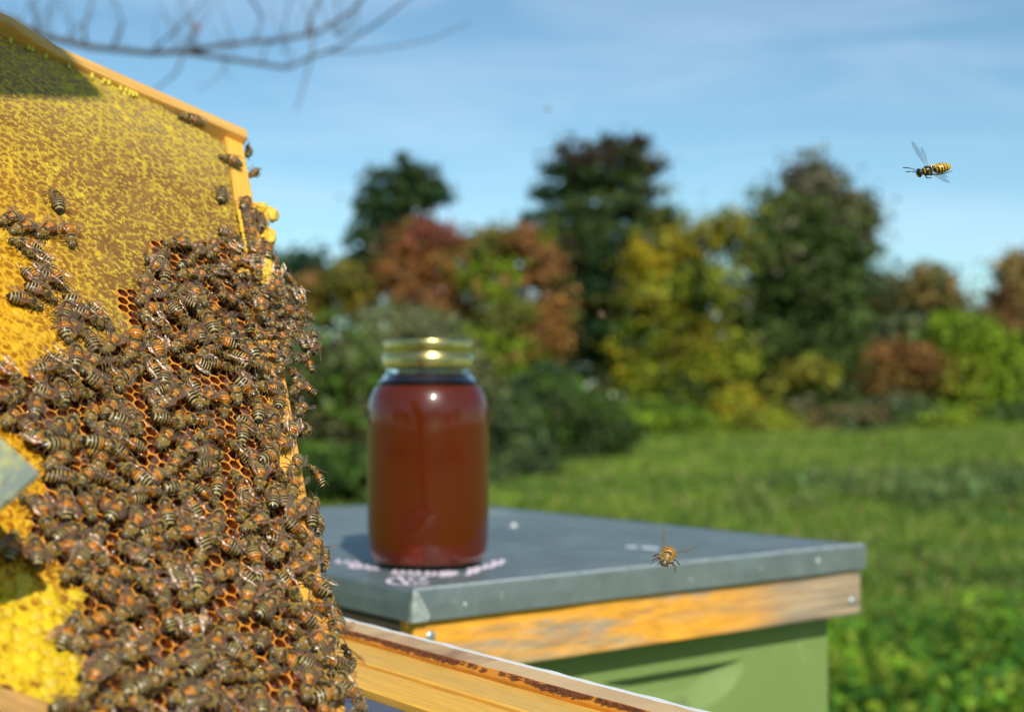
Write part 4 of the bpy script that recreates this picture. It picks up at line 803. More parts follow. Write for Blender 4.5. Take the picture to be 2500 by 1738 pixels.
def bee_body(seed, style, curl=0.0, lod=1.0, fur=True):
    """style 0 orange banded, 1 dark banded, 2 very orange. One continuous surface for abdomen, thorax and head"""
    r = np.random.default_rng(seed); m = MB(); seg = 14 if lod == 1 else 8
    xs = [p[0] for p in PROF]; rs = [p[1] for p in PROF]
    X = np.r_[np.linspace(-8.1, -.95, 42 if lod == 1 else 22), np.linspace(-.7, 3.05, 13 if lod == 1 else 8), np.linspace(3.2, 5.45, 10 if lod == 1 else 6)]
    segb = [-1.2, -2.15, -3.2, -4.3, -5.4, -6.4, -9]
    V = []; Cl = []
    for x in X:
        rr = np.interp(x, xs, rs); z0 = 0; hs = .92; tan_ = np.array([.44, .32, .1]); blk = np.array([.014, .01, .006]); org = np.array([.62, .21, .01])
        if x < -.9:
            k = next(i for i in range(6) if x >= segb[i + 1]); f = (segb[k] - x) / (segb[k] - segb[k + 1]) if k < 6 else 0
            rr *= 1 + .035 * math.sin(min(1, f) * math.pi) - .02
            no = (2, 1, 3)[style]
            if k >= 5: col = blk if x < -6.9 else (tan_ * .9 if f < .3 else blk)
            elif k < no: col = org * (.75 if k == 0 else 1) if f < .64 else (blk * 1.5 + org * .06)
            elif k == no: col = tan_ if f < .26 else (org * .5 if f < .4 else blk)
            else: col = tan_ if .06 < f < .34 else blk
            t = (-.9 - x) / 7.2; z0 = -.35 * t - curl * t * t * 2.4
        elif x < 3.1: col = np.array([.24, .14, .04]) if not .4 < x < 2.1 else np.array([.035, .025, .01]); z0 = .15
        else: col = np.array([.12, .09, .04]); z0 = -.35 - (x - 3.1) * .18; hs = .82
        for k in range(seg):
            a = 2 * math.pi * k / seg; yv, zv = math.cos(a) * rr * (1.04 if x < -.9 or x > 3.1 else 1), math.sin(a) * rr * hs
            if zv < 0 and x < -.9: zv *= .8
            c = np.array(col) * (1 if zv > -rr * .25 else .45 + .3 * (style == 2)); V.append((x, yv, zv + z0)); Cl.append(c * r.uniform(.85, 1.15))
    n = len(X); F = [(i * seg + k, i * seg + (k + 1) % seg, (i + 1) * seg + (k + 1) % seg, (i + 1) * seg + k) for i in range(n - 1) for k in range(seg)] + [tuple(range(seg))[::-1], tuple((n - 1) * seg + k for k in range(seg))]
    m.add(np.array(V) * mm_, [f[::-1] for f in F], np.clip(np.array(Cl), 0, 1), 0)
    if fur:
        HV = []; HC = []
        for _ in range(900 if lod == 1 else 160):
            q_ = r.random(); x = r.uniform(-.6, 3.0) if q_ < .68 else (r.uniform(3.2, 4.6) if q_ < .8 else r.uniform(-5.5, -1)); a = r.uniform(-.5, math.pi + .5) if q_ < .8 else r.choice([r.uniform(-.4, .5), r.uniform(math.pi - .5, math.pi + .4)])
            rr = np.interp(x, xs, rs); z0 = .15 if -.9 < x < 3.1 else (-.35 - (x - 3.1) * .18 if x > 3.1 else -.35 * (-.9 - x) / 7.2 - curl * ((-.9 - x) / 7.2) ** 2 * 2.4)
            p = np.array([x, math.cos(a) * rr * .97, math.sin(a) * rr * .9 + z0]); nrm = np.array([(x - 1.2) * .25 if q_ < .68 else -.3, math.cos(a), math.sin(a)]); nrm = nrm / np.linalg.norm(nrm) + r.normal(0, .3, 3)
            if q_ < .68 and math.sin(a) > .8 and .4 < x < 2.1 and r.random() < .85: continue
            ln = r.uniform(.2, .5) * (1 if q_ < .8 else .6); sd = np.cross(nrm, r.normal(size=3)); sd = sd / np.linalg.norm(sd) * (.075 if lod == 1 else .16)
            HV += [p - sd, p + sd, p + nrm * ln]; HC += [np.array([.72, .48, .12]) * r.uniform(.4, 1.2)] * 3
        m.add(np.array(HV) * mm_, [(3 * i, 3 * i + 1, 3 * i + 2) for i in range(len(HV) // 3)], np.array(HC), 1)
    for s in (-1, 1):                                        # compound eyes, fused onto the head surface
        EV = []; 
        for j in range(6):
            th = math.pi * j / 5
            for i in range(8):
                ph = 2 * math.pi * i / 8; EV.append((4.05 + .55 * math.sin(th) * math.cos(ph), s * (1.08 + .46 * math.sin(th) * math.sin(ph)), -.4 + .85 * math.cos(th)))
        m.add(np.array(EV) * mm_, [(j * 8 + i, (j + 1) * 8 + i, (j + 1) * 8 + (i + 1) % 8, j * 8 + (i + 1) % 8) for j in range(5) for i in range(8)], (0, 0, 0), 2)
    return m
def wing_mesh(side, ang, lift, seed, spread=False, hscale=1.0):
    r = np.random.default_rng(seed); m = MB()
    def blade(L_, W_, a, lf, root, nn=15, nc=7):
        V = []
        for i in range(nn + 1):
            t = i / nn; w0 = W_ * (math.sin(math.pi * min(1, t ** .75 * .93 + .03)) ** .7) * (.32 + .68 * min(1, t * 1.6))
            for j in range(nc + 1):
                s = j / nc; y = (s - .28) * w0; x = -t * L_; z = .2 * math.sin(s * 9 + t * 7) + .06 * math.sin(t * 23 + s * 4) + r.normal(0, .035) + lf * t * L_ - .06 * (s - .5) ** 2 * L_
                X = x * math.cos(a) - y * math.sin(a) * 1; Y = (-x * math.sin(a) + y * math.cos(a)) * 1
                V.append((root[0] + X, side * (root[1] + Y), root[2] + z))
        F = [(i * (nc + 1) + j, i * (nc + 1) + j + 1, (i + 1) * (nc + 1) + j + 1, (i + 1) * (nc + 1) + j) for i in range(nn) for j in range(nc)]
        m.add(np.array(V) * mm_, F)
    blade(9.2 * hscale, 3.5, ang, lift, (1.3, 1.0, 1.75)); blade(6.2 * hscale, 2.0, ang + .16, lift - .03, (.4, 1.05, 1.55), 7, 3)
    m.tube([np.array((1.3, side * 1.0, 1.78)) * mm_, np.array((1.3 - math.cos(ang) * 6 * hscale, side * (1.0 + math.sin(ang) * 6 * hscale + .0), 1.8 + lift * 6)) * mm_], [.00016, .00007], 4, mi=1)
    return m.mesh('wing', [M_WING, M_LEG])
def leg_mesh(side, k, fold=1.0, seed=0):
    r = np.random.default_rng(100 + seed + k * 7 + side); x0 = (2.3, 1.2, .1)[k]; dx = (1.8, .1, -2.2)[k] * (1 if fold else .6) + r.normal(0, .3)
    o = 3.2 if k < 2 else 3.4; kz = .4
    pts = [(x0, side * .9, -1.0), (x0 + dx * .35, side * (1.9), -.9 + kz), (x0 + dx * .8, side * (o - .2), -1.1), (x0 + dx * 1.2, side * (o + .35), -2.0), (x0 + dx * 1.35, side * (o + .9), -2.35)]
    rad = [.22, .25, .17, .24 if k == 2 else .12, .06]
    return MB().tube([np.array(p) * mm_ for p in pts], [a * mm_ for a in rad], 5).mesh('leg', M_LEG)
def ant_mesh(side): return MB().tube([np.array(p) * mm_ for p in ((4.9, side * .35, .1), (5.5, side * .9, .55), (6.3, side * 1.3, .1), (7.3, side * 1.5, -.5))], [.0001, .0001, .00013, .00011], 4).mesh('antenna', M_LEG)
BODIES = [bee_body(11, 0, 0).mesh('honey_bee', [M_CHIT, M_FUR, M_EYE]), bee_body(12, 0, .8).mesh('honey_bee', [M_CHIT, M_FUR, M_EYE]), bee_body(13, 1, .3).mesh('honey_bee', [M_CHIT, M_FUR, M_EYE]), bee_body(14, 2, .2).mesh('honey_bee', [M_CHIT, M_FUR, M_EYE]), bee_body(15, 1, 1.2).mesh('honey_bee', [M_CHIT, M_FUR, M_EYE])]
BST = [0, 0, 1, 2, 1]
WINGS = {(s, k): wing_mesh(s, a, l, 30 + k) for s in (-1, 1) for k, (a, l) in enumerate([(.02, .0), (.14, .015), (.32, .04), (.7, .1)])}
LEGS = {(s, k, v): leg_mesh(s, k, 1, v * 13) for s in (-1, 1) for k in range(3) for v in range(2)}
ANTS = {s: ant_mesh(s) for s in (-1, 1)}
def bee_object(M, body, wk=(0, 0), name='honey_bee', lv=0, scale=1.0, ants=True):
    o = bpy.data.objects.new(name, BODIES[body]); link(o); o.matrix_world = M @ Matrix.Scale(scale, 4)
    for s, k in ((-1, wk[0]), (1, wk[1])):
        c = bpy.data.objects.new('wing', WINGS[s, k]); link(c, o)
    for s in (-1, 1):
        for k in range(3): link(bpy.data.objects.new('leg', LEGS[s, k, lv]), o)
        if ants: link(bpy.data.objects.new('antenna', ANTS[s]), o)
    return o
def bee_M(u, v, w_, phi, pitch=0, roll=0):
    """phi: heading on the comb, measured from +u towards -v (up the frame)"""
    return FM @ Matrix.Translation((u * mm_, -v * mm_, w_ * mm_)) @ Matrix.Rotation(phi, 4, 'Z') @ Matrix.Rotation(pitch, 4, 'Y') @ Matrix.Rotation(roll, 4, 'X')
def head_to(px, py, dx, dy):
    """heading on the comb for a direction given in picture pixels"""
    a = px2uv(px, py, 2); b = px2uv(px + dx, py + dy, 2); return math.atan2(-(b[1] - a[1]), b[0] - a[0])
bees = []                                                  # (u, v, w, phi, body, wings, pitch, roll)
# bees read off one by one: x, y (2296-scale), heading dx, dy, body, wing spreads
HAND = [(125, 443, -10, -28, 2, 1, 1), (513, 357, -24, -10, 2, 1, 1), (497, 430, 2, -20, 2, 0, 0), (425, 266, -20, -8, 2, 0, 0),
 (15, 492, -22, 5, 2, 1, 1), (47, 512, -28, 8, 0, 1, 1), (100, 517, -25, 16, 3, 1, 1), (157, 530, 8, 26, 3, 2, 2), (52, 548, -26, -12, 0, 1, 1), (78, 572, -28, -18, 2, 1, 1),
 (108, 610, -20, -18, 3, 2, 1), (125, 633, 28, 12, 0, 1, 1), (88, 632, 26, 20, 3, 1, 2), (100, 660, 26, 12, 0, 2, 1), (65, 677, 30, 8, 0, 1, 1), (148, 692, 4, -28, 0, 1, 1), (188, 688, 26, 12, 0, 2, 1), (205, 716, 24, 12, 0, 1, 0), (158, 745, -6, 28, 0, 1, 1), (170, 790, 0, -26, 3, 1, 1), (195, 752, -14, -22, 2, 1, 0), (232, 718, 18, 14, 0, 1, 1), (140, 722, -8, -24, 3, 1, 2),
 (30, 845, 26, 22, 3, 1, 1), (30, 885, 26, -6, 3, 0, 0), (80, 900, 2, -28, 3, 1, 1), (120, 895, 26, 12, 0, 1, 1), (88, 862, 8, 26, 0, 1, 1), (135, 870, -8, -26, 0, 1, 2), (160, 850, 22, 18, 3, 1, 1),
 (552, 452, 10, -18, 3, 1, 1), (566, 478, 14, -8, 3, 1, 1), (560, 505, 8, 16, 2, 1, 1), (583, 490, -4, -18, 2, 0, 0), (562, 530, 2, 22, 0, 1, 1), (525, 535, 22, 12, 0, 1, 1), (596, 555, -4, -20, 3, 1, 1), (578, 572, 6, 8, 1, 1, 1), (520, 590, -18, 10, 0, 1, 1),
 (28, 1215, 6, -28, 3, 2, 2), (78, 1225, -4, -28, 0, 1, 1), (130, 1230, -26, 4, 3, 2, 1), (160, 1190, 24, -14, 0, 1, 1), (100, 1165, 12, 26, 0, 1, 1), (170, 1250, -10, -24, 0, 1, 1)]
for (x, y_, dx, dy, bd, w1, w2) in HAND:
    u, v = px2uv(x * K, y_ * K, 2.2); bees.append([u, v, 2.4, head_to(x * K, y_ * K, dx, dy), bd, (w1, w2), .04, 0])
HAND2 = 0
# the dense mass
tries = 0; pts = [(b[0], b[1]) for b in bees]; maxn = 520
while tries < 26000 and len(pts) < maxn:
    tries += 1; x = rng.uniform(0, 905); y_ = rng.uniform(480, 1790)
    if not in_poly(x, y_, DENSE): continue
    if any(in_poly(x, y_, h) for h in HOLES) and rng.random() > .03: continue
    if any(in_poly(x, y_, h) for h in EDGEB): continue
    u, v = px2uv(x, y_, 2.5)
    # area weighting: equal density on the comb
    if rng.random() > .55 + .45 * (1 - min(1, (v + 120) / 300)): continue
    mind = 7.6
    if any((u - a) ** 2 + (v - b) ** 2 < mind * mind for a, b in pts): continue
    pts.append((u, v)); a_dir = rng.choice([-2.3, -1.9, 2.4, .4, -.5, 1.2, 3.1], p=[.17, .13, .2, .14, .14, .12, .1]) + rng.normal(0, .5)
    phi = head_to(x, y_, 30 * math.cos(a_dir), 30 * math.sin(a_dir)); lay = rng.choice([0, 1], p=[.72, .28])
    bul = 0
    if u > -32 and -110 < v < -5: bul = 6 * max(0, 1 - abs(v + 55) / 60)     # the cluster bulges out at the upper right edge
    bees.append([u, v, 2.4 + lay * 2.6 + rng.uniform(0, .8) + bul * rng.random(), phi, int(rng.choice([0, 1, 2, 3, 4], p=[.36, .2, .2, .12, .12])), tuple(int(a) for a in rng.choice(4, 2, p=[.15, .35, .35, .15])), rng.normal(0, .17), rng.normal(0, .24)])
# second tier at the bulge so that it hangs past the wooden edge
for k in range(16):
    v = rng.uniform(-90, -30); u = rng.uniform(-16, 2); bees.append([u, v, 7 + rng.uniform(0, 7), rng.uniform(-2.8, -.4), int(rng.integers(5)), (1, 1), rng.normal(0, .2), rng.uniform(0, .5)])
def size_px(b): p = uv2px(b[0], b[1], b[2]); q_ = uv2px(b[0] + 5, b[1], b[2]); return math.hypot(q_[0] - p[0], q_[1] - p[1]), p
scored = []
for b in bees:
    s, p = size_px(b); vis_ = -10 < p[0] < 2500 and -10 < p[1] < 1750
    scored.append((s * (1 if vis_ else .01), b, p))
scored.sort(key=lambda a: -a[0])
NAMED = 278
chosen = []; mass = []
handset = set(id(b) for b in bees[:len(HAND)])
n_ = 0
for s, b, p in scored:
    if id(b) in handset or n_ < NAMED - len(HAND): chosen.append((b, p)); n_ += (id(b) not in handset)
    else: mass.append(b)
def dirword(b):
    p = uv2px(b[0], b[1], b[2]); q_ = uv2px(b[0] + 6 * math.cos(b[3]), b[1] - 6 * math.sin(b[3]), b[2]); a = math.degrees(math.atan2(-(q_[1] - p[1]), q_[0] - p[0])) % 360
    return ['right', 'up right', 'up', 'up left', 'left', 'down left', 'down', 'down right'][int((a + 22.5) // 45) % 8]
def region(x, y):
    x /= K; y /= K
    R = [('on sealed comb near the upper frame corner', x > 380 and y < 470), ('alone on sealed comb at upper left', y < 480), ('in the loose chain at left', x < 250 and y < 810), ('on the upper wooden edge', x > 530 and y < 620),
         ('at the top of the cluster', y < 640), ('in the bulge past the wooden edge', x > 600 and y < 870), ('beside the lone open cells', x < 400 and y < 780), ('above the amber cells', y < 780),
         ('beside the left edge above the metal tool', x < 120 and y < 1000), ('left of the amber cells', x < 300 and y < 960), ('among the upper amber cells', x < 560 and y < 930), ('along the middle wooden edge', x > 600 and y < 1060),
         ('near the metal tool', x < 220 and y < 1140), ('below the upper amber cells', x < 420 and y < 1100), ('right of the amber cells', y < 1100), ('by the left wax under the tool', x < 260 and y < 1300),
         ('in the middle of the mass', x < 440 and y < 1260), ('along the lower wooden edge', x > 640 and y < 1420), ('above the lower amber cells', y < 1290), ('beside the bright yellow wax', x < 300 and y < 1480),
         ('around the lower amber cells', x < 540 and y < 1450), ('near the lowest wooden edge', x > 640), ('right of the lower amber cells', y < 1450), ('at the bottom left', x < 330), ('at the bottom of the photo', True)]
    return next(a for a, c in R if c)
labels = {}
objs = []
for (b, p) in chosen:
    u, v, w_, phi, bd, wk, pit, rol = b
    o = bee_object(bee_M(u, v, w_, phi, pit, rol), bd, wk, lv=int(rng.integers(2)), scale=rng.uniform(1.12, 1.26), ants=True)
    kind = ['orange banded', 'dark', 'very orange'][BST[bd]]; wg = 'wings folded' if max(wk) < 2 else 'wings ajar'
    lab = f"{kind} bee, {wg}, heading {dirword(b)}, {region(*p)}"; labels.setdefault(lab, []).append((p, o)); objs.append(o)
ORD = {2: ['upper of two', 'lower of two'], 3: ['highest of three', 'middle of three', 'lowest of three'], 4: ['highest of four', 'second of four', 'third of four', 'lowest of four'], 5: ['highest of five', 'second of five', 'third of five', 'fourth of five', 'lowest of five'], 6: ['highest of six', 'second of six', 'third of six', 'fourth of six', 'fifth of six', 'lowest of six']}
for lab, L_ in labels.items():
    L_.sort(key=lambda a: a[0][1])
    for i, (p, o) in enumerate(L_):
        t = lab if len(L_) == 1 else (lab + ', ' + ORD[len(L_)][i] if len(L_) in ORD else lab)
        if len(t.replace(',', '').split()) > 16: t = t.replace(' banded', '').replace('very orange', 'tawny').replace(', wings folded', '').replace('in the ', '', 1)
        if len(t.split()) > 16: t = t.replace(', wings ajar', '').replace(', wings folded', '')
        tag(o, t, 'bee', 'honey bees on the comb')
# remaining bees joined into one mass
LB = [bee_body(31 + i, s, c, lod=0) for i, (s, c) in enumerate([(0, 0), (0, .8), (1, .3), (2, .2), (1, 1.2)])]
def arr(me):
    co = np.zeros(len(me.vertices) * 3); me.vertices.foreach_get('co', co); return co.reshape(-1, 3), [list(p.vertices) for p in me.polygons], [p.material_index for p in me.polygons]
WA = {k: arr(v) for k, v in WINGS.items()}; LA_ = {k: arr(v) for k, v in LEGS.items()}
bmass = MB()
def addm(M, V, F, mi, C):
    Mx = np.array(M); V = V @ Mx[:3, :3].T + Mx[:3, 3]; bmass.v.append(V); bmass.c.append(C); bmass.f += [[i + bmass.n for i in f] for f in F]; bmass.m += mi; bmass.n += len(V)
for b in mass:
    u, v, w_, phi, bd, wk, pit, rol = b; M = bee_M(u, v, w_, phi, pit, rol); lb = LB[bd]
    addm(M, np.concatenate(lb.v), lb.f, lb.m, np.concatenate(lb.c))
    for s, k in ((-1, wk[0]), (1, wk[1])): V, F, mi = WA[s, k]; addm(M, V, F, [3 if a == 0 else 4 for a in mi], np.ones((len(V), 3)))
    for s in (-1, 1):
        for k in range(3): V, F, mi = LA_[s, k, 0]; addm(M, V, F, [4] * len(F), np.ones((len(V), 3)))
tag(bmass.build('bee_mass', [M_CHIT, M_FUR, M_EYE, M_WING, M_LEG]), 'crowd of smaller striped bees in the upper part of the cluster', 'bees', 'honey bees on the comb', 'stuff')
# bees on the outer side of the wooden edge, silhouetted against the background
def side_M(x, y_, dx, dy, wq, zdir, out=2.5):
    """bee clinging past the edge: centre at pixel (x,y) on the plane wq, heading along the picture direction, back turned to zdir (U,W mix)"""
    u, v = px2uv(x, y_, wq); a = px2uv(x + dx, y_ + dy, wq); f = (FM.to_3x3() @ Vector((a[0] - u, -(a[1] - v), 0))).normalized()
    z = (FM.to_3x3() @ Vector((zdir[0], 0, zdir[1]))).normalized(); yv = z.cross(f).normalized(); z = f.cross(yv).normalized()
    p = FM @ Vector((u * mm_, -v * mm_, wq * mm_)); M = Matrix.Identity(4)
    for i in range(3): M[i][0] = f[i]; M[i][1] = yv[i]; M[i][2] = z[i]; M[i][3] = p[i]
    return M
SIDE = [(606, 368, 1, -26, -6, (1, 0), 2, 0, 'dark bee on the outer edge just below the frame corner'), (618, 424, -18, 10, -6, (1, .3), 2, 0, 'dark bee on the outer edge above the wax lumps, abdomen outward'),
        (632, 548, -4, -28, -4, (1, .4), 4, 1, 'dark bee wedged between the two yellow wax lumps on the edge'), (672, 640, 5, -40, -2, (1, .6), 3, 2, 'orange bee with a wing lifted against the sky below the wax lumps'),
        (712, 690, 22, 34, -3, (1, .5), 2, 1, 'dark bee on the outer edge against the dark green tree'), (735, 770, 20, 30, -3, (1, .5), 0, 1, 'bee on the outer edge left of the peach tree'),
        (773, 845, 6, -32, 2, (1, .8), 3, 2, 'orange bee farthest out to the right on the bulge'), (750, 880, -12, -22, 2, (1, .8), 3, 1, 'orange bee hanging at the underside of the bulge'), (742, 940, -16, -12, 0, (1, .8), 0, 1, 'bee crossing the wooden edge below the bulge'),
        (722, 1000, -4, -30, -3, (1, .5), 2, 0, 'dark bee on the outer edge right of the bare wood'), (733, 1040, 0, -30, -4, (1, .5), 0, 0, 'bee clinging vertically outside the middle wooden edge'),
        (770, 1155, -22, -26, 1, (1, .7), 1, 3, 'bee leaning out from the edge with wings spread against the green'), (768, 1230, 4, -34, 1, (1, .6), 3, 1, 'orange bee head up on the outer edge above the hive lid'), (778, 1275, -1, -30, -4, (1, .4), 2, 1, 'dark bee outside the edge in front of the metal lid'),
        (778, 1330, 2, -32, 0, (.9, .6), 3, 1, 'orange bee head up on the wooden edge beside the jar shadow'), (792, 1372, 2, 30, -5, (1, .2), 2, 0, 'dark bee head down outside the edge beside the jar shadow'),
        (802, 1452, 8, 34, 1, (1, .7), 0, 1, 'bee sliding down the edge in front of the lid skirt'), (828, 1515, 14, 30, 1, (1, .7), 0, 2, 'bee at the edge beside the white box rim'),
        (852, 1600, -14, -30, -4, (1, .1), 4, 2, 'dark bee hanging off the edge over the golden bars'), (838, 1638, 22, -4, 0, (1, .8), 0, 1, 'bee at the edge pointing at the golden bars'), (830, 1678, -30, 4, 1, (.6, 1), 3, 3, 'orange bee with blurred wings over the lower golden bar'),
        (878, 1722, 4, -26, -6, (1, .6), 2, 0, 'dark bee at the very bottom over the blue sheet')]
for (x, y_, dx, dy, wq, zd, bd, wk, lab) in SIDE:
    o = bee_object(side_M(x, y_, dx, dy, wq, zd), bd, (wk, wk), lv=0); tag(o, lab, 'bee', 'bees clinging to the wooden edge')

# ---- flying bee facing the camera, and two far specks of bees
def basis(fwd, up):
    f = Vector(fwd).normalized(); y = Vector(up).cross(f).normalized(); z = f.cross(y); M = Matrix.Identity(4)
    for i in range(3): M[i][0] = f[i]; M[i][1] = y[i]; M[i][2] = z[i]
    return M
def fly_wing(side, ang, up, Lm=9.2, Wm=3.2, seed=0, name='wing', mtl=None, root=(1.2, 1.1, 1.6), sweep=0):
    r = np.random.default_rng(seed); V = []; nn, nc = 12, 4
    for i in range(nn + 1):
        t = i / nn; w0 = Wm * (math.sin(math.pi * min(1, t ** .8 * .93 + .03)) ** .7) * (.3 + .7 * min(1, t * 1.6))
        for j in range(nc + 1):
            s = j / nc; l = t * Lm; V.append(((root[0] + (.35 - s) * w0 + sweep * l), side * (root[1] + math.cos(up) * l * math.cos(ang)), root[2] + math.sin(up) * l + r.normal(0, .03)))
    m = MB(); m.add(np.array(V) * mm_, [(i * (nc + 1) + j, i * (nc + 1) + j + 1, (i + 1) * (nc + 1) + j + 1, (i + 1) * (nc + 1) + j) for i in range(nn) for j in range(nc)]); return m.mesh(name, mtl or M_WING)
FWB = fly_wing(1, 0, .6), fly_wing(-1, 0, 1.25), fly_wing(1, 0, .45, 6, 2.2, root=(.2, 1.1, 1.5)), fly_wing(-1, 0, 1.1, 6, 2.2, root=(.2, 1.1, 1.5))
def flying_bee(px, py, D, fwd, up, label, scale=1, body=0):
    o = bpy.data.objects.new('flying_bee', BODIES[body]); link(o); p = at_d(px, py, D); o.matrix_world = Matrix.Translation(p) @ basis(fwd, up) @ Matrix.Scale(scale, 4)
    for me in FWB: link(bpy.data.objects.new('wing', me), o)
    for s in (-1, 1):
        for k in range(3): link(bpy.data.objects.new('leg', LEGS[s, k, 0]), o)
        link(bpy.data.objects.new('antenna', ANTS[s]), o)
    tag(o, label, 'bee', 'flying insects'); return o
flying_bee(1629, 1357, .575, (-.28, -1, -.25), (.28, -.22, 1), 'bee in flight facing the camera above the corner of the lid', 1.4, 2)
flying_bee(1468, 771, 1.5, (-1, -.2, 0), (0, 0, 1), 'tiny out of focus orange bee flying before the tall middle tree', .6, 3)
flying_bee(1335, 268, 2.2, (-1, .3, .2), (0, 0, 1), 'faint dark speck of a bee high in the sky', .8, 2)
# ---- the wasp
M_WASP = mat('wasp_shell', attr=True, rough=.25, coat=.4)
wasp = None
M_WWING = bpy.data.materials.new('smoky_wasp_wing'); M_WWING.use_nodes = True; t_ = M_WWING.node_tree; pb_ = t_.nodes['Principled BSDF']; pb_.inputs['Base Color'].default_value = (.03, .045, .055, 1); pb_.inputs['Roughness'].default_value = .4
tr_ = t_.nodes.new('ShaderNodeBsdfTransparent'); mx_ = t_.nodes.new('ShaderNodeMixShader'); mx_.inputs[0].default_value = .42; o_ = [n for n in t_.nodes if n.type == 'OUTPUT_MATERIAL'][0]
t_.links.new(tr_.outputs[0], mx_.inputs[1]); t_.links.new(pb_.outputs[0], mx_.inputs[2]); t_.links.new(mx_.outputs[0], o_.inputs[0])
m = MB(); prof = [(-8.6, .1), (-8.2, .8), (-7.2, 1.45), (-6, 1.85), (-4.6, 2.05), (-3.2, 1.95), (-2.2, 1.55), (-1.7, 1.0), (-1.45, .4), (-1.2, .4), (-.9, 1.0), (-.3, 1.6), (.8, 1.95), (1.8, 1.9), (2.7, 1.4), (3.1, .7), (3.3, .8), (3.6, 1.5), (4.2, 1.85), (4.8, 1.5), (5.2, .7), (5.3, .1)]
X = np.linspace(-8.6, 5.3, 84); seg = 18; V = []; Cl = []
for x in X:
    rr = np.interp(x, [p[0] for p in prof], [p[1] for p in prof]); z0 = -.25 * max(0, -x - 1.3) / 4 * 0 - (0 if x < 3.2 else .4)
    for k in range(seg):
        a = 2 * math.pi * k / seg; ye = np.array([.58, .35, .02]); bk = np.array([.012, .01, .008]); zf = math.sin(a)
        if x < -1.4:
            ph = ((-1.4 - x) / 1.15) % 1; edge_ = .46 + .2 * math.cos(a * 2) ; col = bk if ph < edge_ and x > -7.6 else ye
            if x < -7.4: col = ye
        elif x < 3.1: col = ye if (abs(zf) < .55 and .9 < x < 1.15) or (2.3 < x < 2.65 and zf > .1) or (zf > .5 and -.7 < x < -.35) else bk
        else: col = ye if (3.3 < x < 3.6 and zf > -.2) or (x > 4.7 and zf < 0) else bk
        V.append((x, math.cos(a) * rr, zf * rr * .95 + z0)); Cl.append(col)
n_ = len(X); m.add(np.array(V) * mm_, [(i * seg + (k + 1) % seg, i * seg + k, (i + 1) * seg + k, (i + 1) * seg + (k + 1) % seg) for i in range(n_ - 1) for k in range(seg)], np.array(Cl))
for s in (-1, 1):
    EV = [(4.3 + .55 * math.sin(math.pi * j / 6) * math.cos(2 * math.pi * i / 10), s * (1.3 + .5 * math.sin(math.pi * j / 6) * math.sin(2 * math.pi * i / 10)), -.4 + 1.15 * math.cos(math.pi * j / 6)) for j in range(7) for i in range(10)]
    m.add(np.array(EV) * mm_, [(j * 10 + i, (j + 1) * 10 + i, (j + 1) * 10 + (i + 1) % 10, j * 10 + (i + 1) % 10) for j in range(6) for i in range(10)], (.01, .008, .006))
wasp = m.build('wasp', M_WASP); p = at_d(2270, 416, .64)
wasp.matrix_world = Matrix.Translation(p) @ basis((-1, -.12, -.2), (-.2, -.72, .62)) @ Matrix.Scale(1.24, 4)
tag(wasp, 'black and yellow wasp flying in the sky at upper right', 'wasp', 'flying insects')
def wwing(side, L_, W_, root, d, seed):
    r = np.random.default_rng(seed); d = Vector(d).normalized(); s_ = d.cross(Vector((0, 0, 1))).normalized(); V = []; nn, nc = 12, 3
    for i in range(nn + 1):
        t = i / nn; w0 = W_ * (math.sin(math.pi * min(1, t * .93 + .05)) ** .7) * (.25 + .75 * t)
        for j in range(nc + 1): q_ = Vector(root) + d * t * L_ + s_ * (j / nc - .5) * w0; V.append((q_.x, q_.y, q_.z + r.normal(0, .03)))
    mm2 = MB(); mm2.add(np.array(V) * mm_, [(i * (nc + 1) + j, i * (nc + 1) + j + 1, (i + 1) * (nc + 1) + j + 1, (i + 1) * (nc + 1) + j) for i in range(nn) for j in range(nc)]); o = link(bpy.data.objects.new('wing', mm2.mesh('wing', M_WING)), wasp); return o
M_WING_KEEP = M_WING; M_WING = M_WWING
wwing(1, 11, 3.2, (1.2, -1.2, 1.2), (.35, -1, .75), 1); wwing(1, 8, 2.4, (.4, -1.2, 1.2), (.1, -1, .7), 2)
wwing(-1, 10.5, 3.2, (1.0, 1.2, .8), (-.35, 1, .1), 3); wwing(-1, 7.5, 2.4, (.2, 1.2, .8), (-.6, 1, .1), 4)
M_WING = M_WING_KEEP
for (y_, sx) in ((-.5, 1), (.5, -1)):
    link(bpy.data.objects.new('antenna', MB().tube([np.array(q_) * mm_ for q_ in ((5.0, y_, .3), (6.4, y_ * 2 - .6, .9), (8.2, y_ * 2.4 - 1.3, 1.1), (9.6, y_ * 2.6 - 1.9, .9))], [.00012, .00018, .0002, .00018], 5).mesh('antenna', M_EYE)), wasp)
